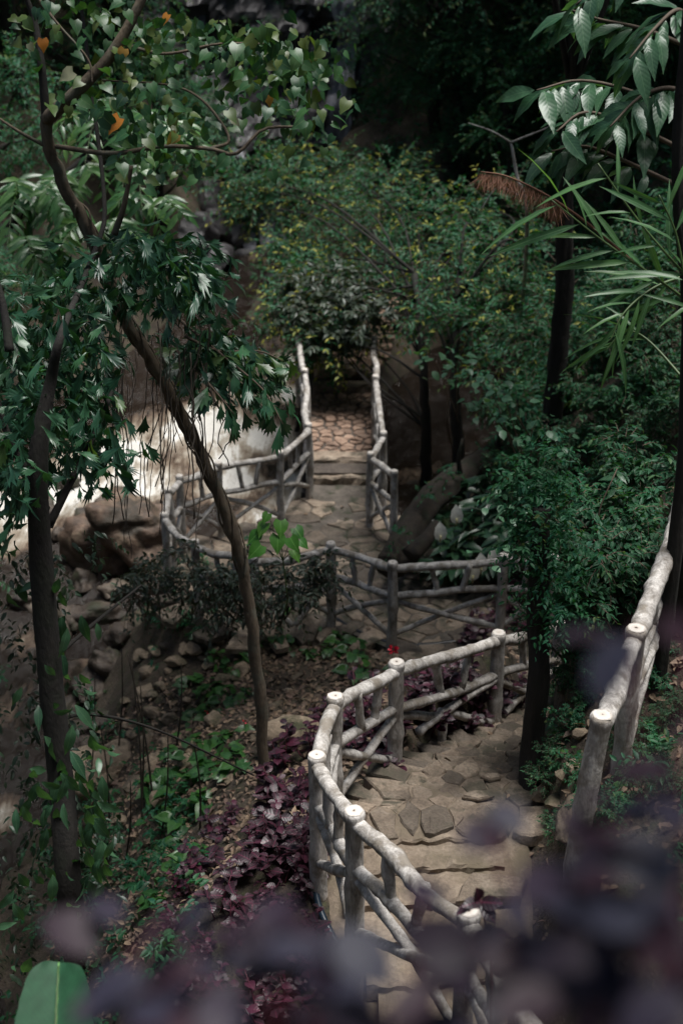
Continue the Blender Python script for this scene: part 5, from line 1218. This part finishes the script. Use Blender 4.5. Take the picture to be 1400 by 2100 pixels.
lb = [([f, P(150, 195, 9.0), P(230, 110, 8.9), P(290, 0, 8.8), P(330, -110, 8.7)], .047, 'bark'), ([f, P(85, 130, 9.1), P(70, 40, 9.1), P(40, -40, 9)], .03, 'dark_bark'),
      ([P(115, 300, 9.3), P(230, 315, 9.2), P(330, 300, 9.1), P(430, 305, 9.0), P(485, 315, 8.9), P(540, 265, 8.9), P(620, 260, 8.9)], .017, 'bark'), ([P(430, 305, 9.0), P(470, 285, 9.0), P(420, 210, 9.0), P(350, 175, 9.0), P(210, 165, 9.0)], .012, 'bark'),
      ([P(235, 480, 9.6), P(255, 420, 9.5), P(270, 340, 9.4)], .025, 'bark'), ([P(75, -10, 9.0), P(120, 50, 8.9), P(180, 120, 8.9), P(190, 170, 8.9)], .010, 'bark'), ([P(95, 300, 9.3), P(40, 270, 9.2), P(-20, 230, 9.2)], .014, 'bark'), ([P(250, 90, 8.9), P(340, 110, 8.9), P(450, 90, 8.9), P(560, 90, 8.9)], .012, 'bark')]
for pts_, r, bk in lb: part('branch', Geo().add(*tube(spline(pts_, 22), np.linspace(r, r * .5, 22), 8, True, .06, 3)), M[bk], root)
cl = [(160, 30, 60, 14), (330, 70, 60, 20), (420, 110, 70, 24), (540, 90, 60, 24), (590, 130, 60, 22), (500, 160, 70, 20), (300, 160, 70, 20), (230, 220, 60, 18), (150, 210, 40, 9), (390, 240, 70, 16), (560, 230, 60, 14), (650, 220, 50, 14), (640, 140, 45, 14), (330, 330, 70, 20), (290, 270, 50, 14), (60, 60, 50, 8), (240, 60, 60, 14), (470, 70, 50, 12), (600, 300, 50, 6)]
for x, y, s, k in cl:
    for _ in range(int(k * .95)):
        pos = P(x + rr.normal() * s * .7, y + rr.normal() * s * .5, 9.0 + rr.normal() * .35); me = LM['heart']
        put_leaf(root, me, pos, nrm(rr.normal(size=3) * A(1, .6, .3) + A(0, -.4, -.75)), A(0, -.6, .9) + rr.normal(size=3) * .6, .076 * rr.uniform(.65, 1.35))
fo = Geo(); B = []; Dn = []
for x, y, s_, k in cl:
    for _ in range(int(k * 1.6)):
        B.append(P(x + rr.normal() * s_ * .8, y + rr.normal() * s_ * .6, 9.3 + rr.normal() * .4)); Dn.append(nrm(rr.normal(size=3) * A(1, .6, .3) + A(0, -.4, -.7)))
nB = len(B); inst(fo, T_HEART, np.array(B), np.array(Dn), A(0, -.5, .9) + rr.normal(size=(nB, 3)) * .6, rr.uniform(.045, .10, nB), rr.rand(nB)); part('foliage', fo, M['heart'], root, True, kind='stuff')
for x, y, me, s in [(345, 45, 'orange_leaf', .09), (88, 95, 'orange_leaf', .1), (245, 257, 'orange_leaf', .15), (362, 290, 'orange_leaf', .11), (255, 115, 'orange_leaf', .1), (212, 255, 'heart', .16), (150, 162, 'pale_leaf', .13), (60, 105, 'pale_leaf', .07), (478, 260, 'pale_leaf', .07), (550, 210, 'orange_leaf', .09)]:
    put_leaf(root, LM[me], P(x, y - 15, 8.8), A(rr.normal() * .6, -.3, -.7), A(rr.normal() * .4, -.8, .6), s * .78, label={'orange_leaf': 'dry orange leaf', 'pale_leaf': 'pale faded leaf'}.get(me))

cr = Geo()  # out-of-view crown and its branch, added to shade the left slope
for k in range(60): clump(cr, A(.1 + rr.normal() * .75, 12.4 + rr.normal() * .9, 1.0 + rr.uniform(-.3, 1.6)), .75, 13, 8, .12, T_HEART, rr, .5, .4)
part('crown', cr, M['heart'], root, False, kind='stuff')
part('branch', Geo().add(*tube(spline([P(330, -110, 8.7), A(-.9, 9.9, .1), A(-.6, 11.2, .9), A(-.3, 12.4, 1.5)], 14), np.linspace(.04, .02, 14), 7)), M['bark'], root)

# pinnate broad shrub behind it
def frond(root, pts, n, size, seed, me='pinnate'):
    rr = np.random.RandomState(seed); p = spline(pts, 20); part('rachis', Geo().add(*tube(p, np.linspace(.008, .003, 20), 5)), M['green_stem'], root); T = nrm(np.gradient(p, axis=0))
    for k in range(n):
        i = min(19, int(3 + 16 * k / n)); sd = nrm(np.cross(T[i], A(0, -.3, 1))) * (1 if k % 2 else -1); d = nrm(T[i] * .7 + sd + A(0, 0, -.3) + rr.normal(size=3) * .12); put_leaf(root, LM[me], p[i], d, A(0, -.6, 1) + rr.normal(size=3) * .3, size * rr.uniform(.8, 1.2), 'leaflet')
b = A(-7.0, 18.5, float(tz(-7.0, 18.5))); root = thing('pinnate_tree', 'bright green tree with feathery fronds behind the leaning trunk', 'tree', b)
ptk = spline([b - A(0, 0, .2), P(-120, 620, 18.4), P(0, 480, 18), P(170, 330, 17.5)], 20)
part('trunk', Geo().add(*tube(ptk, np.linspace(.12, .05, 20), 9, True, .06, 2)), M['dark_bark'], root)
rr = np.random.RandomState(21)
hubs = [(210, 240, 17.5), (160, 370, 17.5), (280, 330, 17.3), (90, 430, 17), (310, 420, 17), (50, 510, 17), (40, 400, 17), (330, 250, 17.6), (200, 470, 16.8)]
for hx, hy, hd in hubs:
    for k in range(6):
        a = rr.uniform(0, 6.28); L = rr.uniform(70, 120); h = P(hx, hy, hd); e = P(hx + math.cos(a) * L, hy + math.sin(a) * L * .55 + 45, hd - .5 + rr.normal() * .5); m = (h + e) / 2 + A(0, 0, .16)
        frond(root, [h, m, e], 14, .24, 50 + k)
    hh = P(hx, hy, hd); q0 = ptk[int(np.argmin(np.linalg.norm(ptk - hh - A(-.3, 0, -.5), axis=1)))]
    part('branch', Geo().add(*tube(spline([q0, (q0 + hh) / 2 + A(0, 0, .1), hh], 7), np.linspace(.035, .012, 7), 6)), M['dark_bark'], root)

# ------------------------------------------------------------------ fishtail climber and dark left trunk
b = hit(155, 1960); root = thing('dark_tree', 'dark trunked tree at the left edge wrapped in hanging climber leaves', 'tree', b)
dt = [b - A(0, 0, .2), P(150, 1900, 9.6), P(125, 1600, 9.2), P(105, 1400, 9.0), P(85, 1150, 8.7), P(78, 950, 8.4), P(105, 780, 8.3), P(128, 680, 8.2), P(165, 590, 9.0), P(200, 500, 9.6), P(215, 420, 10.0), P(190, 200, 10.5), P(140, -120, 11), A(-2.5, 11.4, 1.0)]
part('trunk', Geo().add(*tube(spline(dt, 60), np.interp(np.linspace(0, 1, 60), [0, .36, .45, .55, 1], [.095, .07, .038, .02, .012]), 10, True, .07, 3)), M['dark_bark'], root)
for pts_, r in (([P(100, 1080, 8.8), P(150, 980, 8.8), P(200, 880, 8.9), P(235, 790, 9)], .028), ([P(112, 1350, 9.0), P(180, 1290, 9.2), P(240, 1240, 9.5), P(290, 1200, 9.8)], .016), ([P(78, 1000, 8.5), P(20, 900, 8.4), P(-20, 760, 8.3)], .03), ([P(110, 1480, 9.1), P(190, 1465, 9.4), P(330, 1500, 10), P(520, 1590, 11)], .014), ([P(20, 720, 8.2), P(5, 620, 8.2), P(-30, 500, 8.2)], .03)):
    part('branch', Geo().add(*tube(spline(pts_, 18), np.linspace(r, r * .45, 18), 7, True, .07, 5)), M['dark_bark'], root)
rr = np.random.RandomState(31)
for x, y, s, k in [(190, 1680, 30, 22), (165, 1560, 30, 14), (200, 1760, 25, 12), (140, 1450, 30, 10), (130, 1300, 40, 10), (60, 1240, 40, 8), (110, 1700, 50, 16), (60, 1600, 50, 12), (60, 1850, 60, 14)]:
    for _ in range(k): put_leaf(root, LM['broad'], P(x + rr.normal() * s, y + rr.normal() * s * 1.4, 8.9 + rr.normal() * .15), nrm(rr.normal(size=3) * .4 + A(.1, -.1, -1)), A(0, -1, .3) + rr.normal(size=3) * .4, .17 * rr.uniform(.7, 1.2))
fo = Geo()
for x, y, sx, sy, d, n_ in [(30, 1150, 40, 60, 9.0, 16), (150, 1120, 40, 40, 9.2, 12), (40, 1350, 40, 80, 9.2, 16), (150, 1400, 40, 60, 9.3, 10), (50, 1550, 45, 80, 9.4, 18), (70, 1750, 50, 80, 9.6, 22), (180, 1700, 40, 70, 9.4, 22), (40, 1900, 50, 50, 9.8, 16), (220, 1830, 40, 50, 9.6, 14), (130, 1600, 50, 60, 9.4, 14)]:
    for _ in range(n_):
        c_ = P(x + rr.normal() * sx, y + rr.normal() * sy, d + rr.normal() * .15); twig_leaves(fo, c_[None], A(rr.normal() * .5, rr.normal() * .4, -.9)[None], A(.22 + .15 * rr.rand()), 8, .075, T_ELL, rr, .2)
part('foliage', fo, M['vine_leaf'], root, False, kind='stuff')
cr = Geo()  # unseen crown spread out to darken the river and slope at lower left
for k in range(84): clump(cr, A(-2.9 + rr.normal() * 1.1, 12.2 + rr.normal() * 2.1, .9 + rr.uniform(0, 2.4)), .85, 14, 8, .22, T_ELL, rr, .5, .4)
part('crown', cr, M['hill_leaf'], root, False, kind='stuff')

base = P(150, 690, 8.4); root = thing('fishtail_climber', 'dark glossy climber with ragged fishtail leaves on the left trees', 'climber', base)
rr = np.random.RandomState(41); cnt = 0
def behind(x, y, d):
    tx_ = np.interp(y, [q[1] for q in tpx[::-1]], [q[0] for q in tpx[::-1]])
    return d0 + (d1 - d0) * (1660 - y) / 1415.0 + .35 + .2 * abs(rr.normal()) if y > 625 and -45 < x - tx_ < 75 else d
cl = [(300, 515, 70, 30, 22, 9.2), (385, 545, 45, 35, 18, 9.1), (240, 600, 70, 45, 22, 9.2), (385, 600, 45, 30, 16, 9.1), (130, 590, 60, 45, 16, 8.9), (60, 660, 55, 50, 16, 8.6), (150, 720, 60, 50, 16, 8.8), (60, 800, 60, 50, 14, 8.5), (180, 830, 50, 40, 14, 8.8), (180, 760, 40, 40, 10, 9.0), (130, 920, 50, 40, 12, 8.6), (40, 950, 40, 50, 10, 8.4), (230, 940, 30, 30, 5, 8.8), (170, 680, 50, 40, 12, 9.2), (440, 690, 40, 25, 12, 9.6), (30, 730, 40, 60, 12, 8.4), (100, 860, 50, 40, 12, 8.5), (20, 1010, 40, 60, 10, 8.3), (200, 900, 40, 30, 8, 8.8), (40, 880, 40, 50, 10, 8.4)]
for x, y, sx, sy, k, d in cl:
    for _ in range(k):
        xx_, yy_ = x + rr.normal() * sx * .7, y + rr.normal() * sy * .7; pos = P(xx_, yy_, behind(xx_, yy_, d + rr.normal() * .25))
        put_leaf(root, FV[rr.choice(5, p=[.24, .24, .24, .22, .06])], pos, nrm(rr.normal(size=3) * A(.9, .6, .4) + A((x - 250) / 500, -.4, -.45)), A(0, -.55, 1) + rr.normal(size=3) * .6, .14 * rr.uniform(.7, 1.3)); cnt += 1
pts_ = [P(350, 640, 10.2), P(410, 690, 9.8), P(470, 740, 9.6), P(540, 800, 9.6), P(580, 870, 9.6)]
for sd_, pp_, k in ((1, pts_, 20), (2, [P(330, 690, 10.3), P(390, 745, 9.9), P(440, 800, 9.5), P(480, 850, 9.5)], 18), (3, [P(380, 690, 9.5), P(450, 720, 9.7), P(530, 720, 9.8), P(580, 740, 9.8)], 18)):
    leaf_branch(root, 'branch', pp_, .012, LM['fishtail'] if sd_ != 3 else LM['fishtail_sunlit'], k, .19, 60 + sd_, .15, -.6)
for _ in range(40): put_leaf(root, LM['fishtail_sunlit'], P(470 + rr.normal() * 65, 745 + rr.normal() * 28, 9.9 + rr.normal() * .2), nrm(rr.normal(size=3) * A(.9, .5, .4) + A(.3, -.4, -.6)), A(0, -.7, 1) + rr.normal(size=3) * .35, .15 * rr.uniform(.7, 1.2))
for x, y in ((475, 865), (560, 850), (545, 840), (500, 840), (395, 790), (300, 850)): put_leaf(root, LM['fishtail'], P(x, y, 9.5), A(rr.normal() * .2, -.1, -1), A(.2, -1, 0), .16)
fo = Geo(); B = []; Dn = []
for x, y, sx, sy, k, d in cl + [(440, 740, 60, 35, 24, 9.7), (520, 790, 40, 35, 16, 9.7), (380, 720, 40, 40, 14, 9.5)]:
    for _ in range(k * 5):
        xx_, yy_ = x + rr.normal() * sx * .85, y + rr.normal() * sy * .85; B.append(P(xx_, yy_, behind(xx_, yy_, d + .25 + rr.normal() * .3))); Dn.append(nrm(rr.normal(size=3) * A(.9, .6, .4) + A((x - 250) / 500, -.4, -.45)))
nB = len(B); inst(fo, warp(T_FISH, .85, .3, .4), np.array(B), np.array(Dn), A(0, -.5, 1) + rr.normal(size=(nB, 3)) * .5, rr.uniform(.06, .16, nB), rr.rand(nB)); part('foliage', fo, M['fishtail'], root, True, kind='stuff')
for _ in range(34):     # aerial roots
    x = rr.choice([255, 265, 280, 340, 350, 365, 400, 420, 440, 240, 310]) + rr.normal() * 16; y0 = rr.uniform(630, 780); y1 = y0 + rr.uniform(150, 420); d = (10.6 if x < 330 else 9.4) + rr.normal() * .2; w = rr.normal(size=(4,)) * 12
    pts_ = [P(x, y0, d), P(x + w[0], y0 + (y1 - y0) * .3, d + .05), P(x + w[1], y0 + (y1 - y0) * .65, d + .1), P(x + w[2], y1, d + .15)]
    part('aerial_root', Geo().add(*tube(spline(pts_, 16) + rr.normal(size=(16, 3)) * .005, rr.uniform(.003, .0065), 4)), M['root'], root)

# lianas winding on the leaning trunk
ln = thing('liana', 'thin woody vine winding round the middle of the leaning trunk', 'vine', p[22])
for s in range(3):
    k = np.arange(20, 60); ang = k * .55 + s * 2.1; q = p[k] + np.column_stack([np.cos(ang), np.sin(ang), 0 * ang]) * (rad[k] + .012)[:, None]; part('stem', Geo().add(*tube(spline(q, 120), .008, 5)), M['bark'], ln)

# thin bare stems on the left slope
for k, (x0, y0, x1, y1) in enumerate([(292, 1690, 270, 1350), (290, 1660, 288, 1400), (315, 1640, 262, 1340), (240, 1560, 250, 1330), (330, 1720, 345, 1500), (225, 1700, 205, 1480), (360, 1540, 372, 1360), (410, 1700, 398, 1520), (255, 1780, 268, 1600), (180, 1640, 195, 1380)]):
    b = hit(x0, y0); d = float(np.dot(b, A(0, CP, -SP)))
    o = link('dry_shoot', Geo().add(*tube(spline([b - A(0, 0, .05), P((x0 + x1) / 2 + 6, (y0 + y1) / 2, d - .4), P(x1, y1, d - .7)], 14), np.linspace(.012, .005, 14), 5)).mesh('dry_shoot', M['root'], b)); o.location = Vector(b); tag(o, 'thin dark bare stem standing among the tan stones on the slope', 'stem', 'bare stems on the slope')

# ------------------------------------------------------------------ banana plant, bottom left
b = P(115, 2330, 5.9); b[2] = float(tz(b[0], b[1])); root = thing('banana_plant', 'banana plant lifting one broad green leaf into the lower left corner', 'plant', b)
bl = P(104, 2420, 5.6); tl = P(116, 1964, 6.0); ax = tl - bl; nl, nw = 22, 14
sd = A(1, .0, .05); nb = nrm(np.cross(sd, nrm(ax))); V = []; lx = []; ly = []
for i in range(nl):
    t = i / (nl - 1); w = .172 * (1 - max(0, (t - .50) / .50) ** 2.2 * .42)
    for j in range(nw + 1):
        s = j / nw * 2 - 1; edge = max(0, (t - .9) / .1) * .05 * (abs(s) ** 2) + .012 * math.sin(3 * s + 1) * (t > .95)
        V.append(bl + ax * (t - edge) + sd * s * w + nb * (.035 * abs(s) - .05 * t * t + .006 * math.sin(t * 60 + abs(s) * 9))); lx.append(s); ly.append(t)
i = np.arange(nl * (nw + 1)).reshape(nl, nw + 1); F = np.stack([i[:-1, :-1], i[:-1, 1:], i[1:, 1:], i[1:, :-1]], 2).reshape(-1, 4)
z0 = np.zeros(len(V)); o = link('leaf', mesh('leaf', np.array(V) - b, F, M['banana'], True, {'lx': lx, 'ly': ly, 'rnd': z0, 'tip': z0}), root)
part('midrib', Geo().add(*tube(np.array([bl + ax * t - nb * (.05 * t * t - .004) * 1 for t in np.linspace(-.3, .97, 16)]) - 0, np.linspace(.011, .003, 16), 6)), M['bright_stem'] if 'bright_stem' in M else M['green_stem'], root)
part('stem', Geo().add(*tube(spline([b - A(0, 0, .1), (b + bl) / 2, bl - ax * .3], 10), np.linspace(.06, .014, 10), 9)), M['green_stem'], root)

# purple sprig in focus before the steps
b = P(1010, 2150, 5.8); b[2] = float(tz(b[0], b[1])); root = thing('purple_sprig', 'slender purple sprig rising in front of the steps beside the near post', 'plant', b)
top = P(985, 1845, 5.6); g = Geo(); g.add(*tube(spline([b, P(1005, 2050, 5.7), P(1003, 1950, 5.65), top], 18), np.linspace(.008, .004, 18), 5)); part('stem', g, M['purple_stem'], root); rr = np.random.RandomState(6)
for x, y, dx, dz in [(985, 1850, -.6, .3), (985, 1850, .8, .3), (980, 1848, 0, 1), (975, 1855, -1, 0), (1003, 1920, -.7, .5), (1003, 1920, .7, .6), (1004, 1960, -1, .3), (1005, 1990, .8, .4), (985, 1855, .4, -.2)]: put_leaf(root, LM['purple'], P(x, y, 5.6), A(dx, -.4, dz), A(0, -.6, 1) + rr.normal(size=3) * .3, .085)

# ------------------------------------------------------------------ foreground shrub close to the lens
def fore_shrub(label, base, leaves, seed, size=.058):
    rr = np.random.RandomState(seed); base = np.asarray(base, float); base[2] = float(tz(base[0], base[1])); root = thing('purple_shrub', label, 'shrub', base, 'dark purple shrubs close to the viewer'); hubs = [P(*l[:3]) for l in leaves]
    for k, (h, l) in enumerate(zip(hubs, leaves)):
        g = Geo(); stalk(g, base + rr.normal(size=3) * A(.05, .03, 0) - A(0, 0, .04), h, .005, rr.normal(size=3) * .03 + A(0, .05, .05), 7); part('stem', g, M['purple_stem'], root)
        for j in range(l[3]):
            a = rr.uniform(0, 6.28); q = h + rr.normal(size=3) * A(1, 1, .8) * .022 * (l[3] ** .5); put_leaf(root, LM['fore'], q, A(math.cos(a), math.sin(a), rr.normal() * .25), A(0, 0, 1) + rr.normal(size=3) * .3, size * rr.uniform(.75, 1.25))
fore_shrub('blurred dark purple shrub rising into the bottom of the view', (.05, .75, 0), [(265, 1950, 1.35, 2), (330, 2030, 1.3, 3), (480, 2020, 1.3, 4), (570, 1900, 1.4, 1), (430, 2080, 1.25, 6), (640, 2020, 1.25, 2), (560, 2060, 1.25, 6), (695, 1950, 1.35, 1), (740, 2070, 1.2, 5), (865, 1815, 1.3, 2), (850, 2060, 1.25, 4), (300, 2090, 1.2, 5), (640, 2090, 1.2, 6), (400, 1910, 1.45, 1), (390, 2020, 1.3, 3), (530, 2020, 1.2, 4)], 1)
fore_shrub('blurred dark purple shrub filling the lower right corner', (.34, .8, 0), [(1010, 1700, 1.3, 2), (1005, 1885, 1.3, 1), (1270, 1670, 1.35, 2), (1330, 1760, 1.3, 2), (1380, 1700, 1.2, 3), (1270, 1940, 1.2, 4), (1350, 1900, 1.2, 5), (1300, 2000, 1.15, 8), (1200, 2000, 1.2, 6), (1120, 2080, 1.15, 6), (960, 2080, 1.2, 4), (1390, 1970, 1.1, 8), (1230, 2070, 1.15, 8), (1370, 2060, 1.1, 8), (1210, 1880, 1.25, 3), (1225, 1720, 1.3, 2), (1390, 1810, 1.15, 5)], 2)
fore_shrub('blurred dark purple shrub sticking in from the right edge over the thick railing', (.5, .9, 0), [(1365, 1400, 1.25, 2), (1405, 1310, 1.2, 1), (1300, 1285, 1.35, 1), (1405, 1460, 1.2, 3), (1415, 1370, 1.15, 3)], 3)
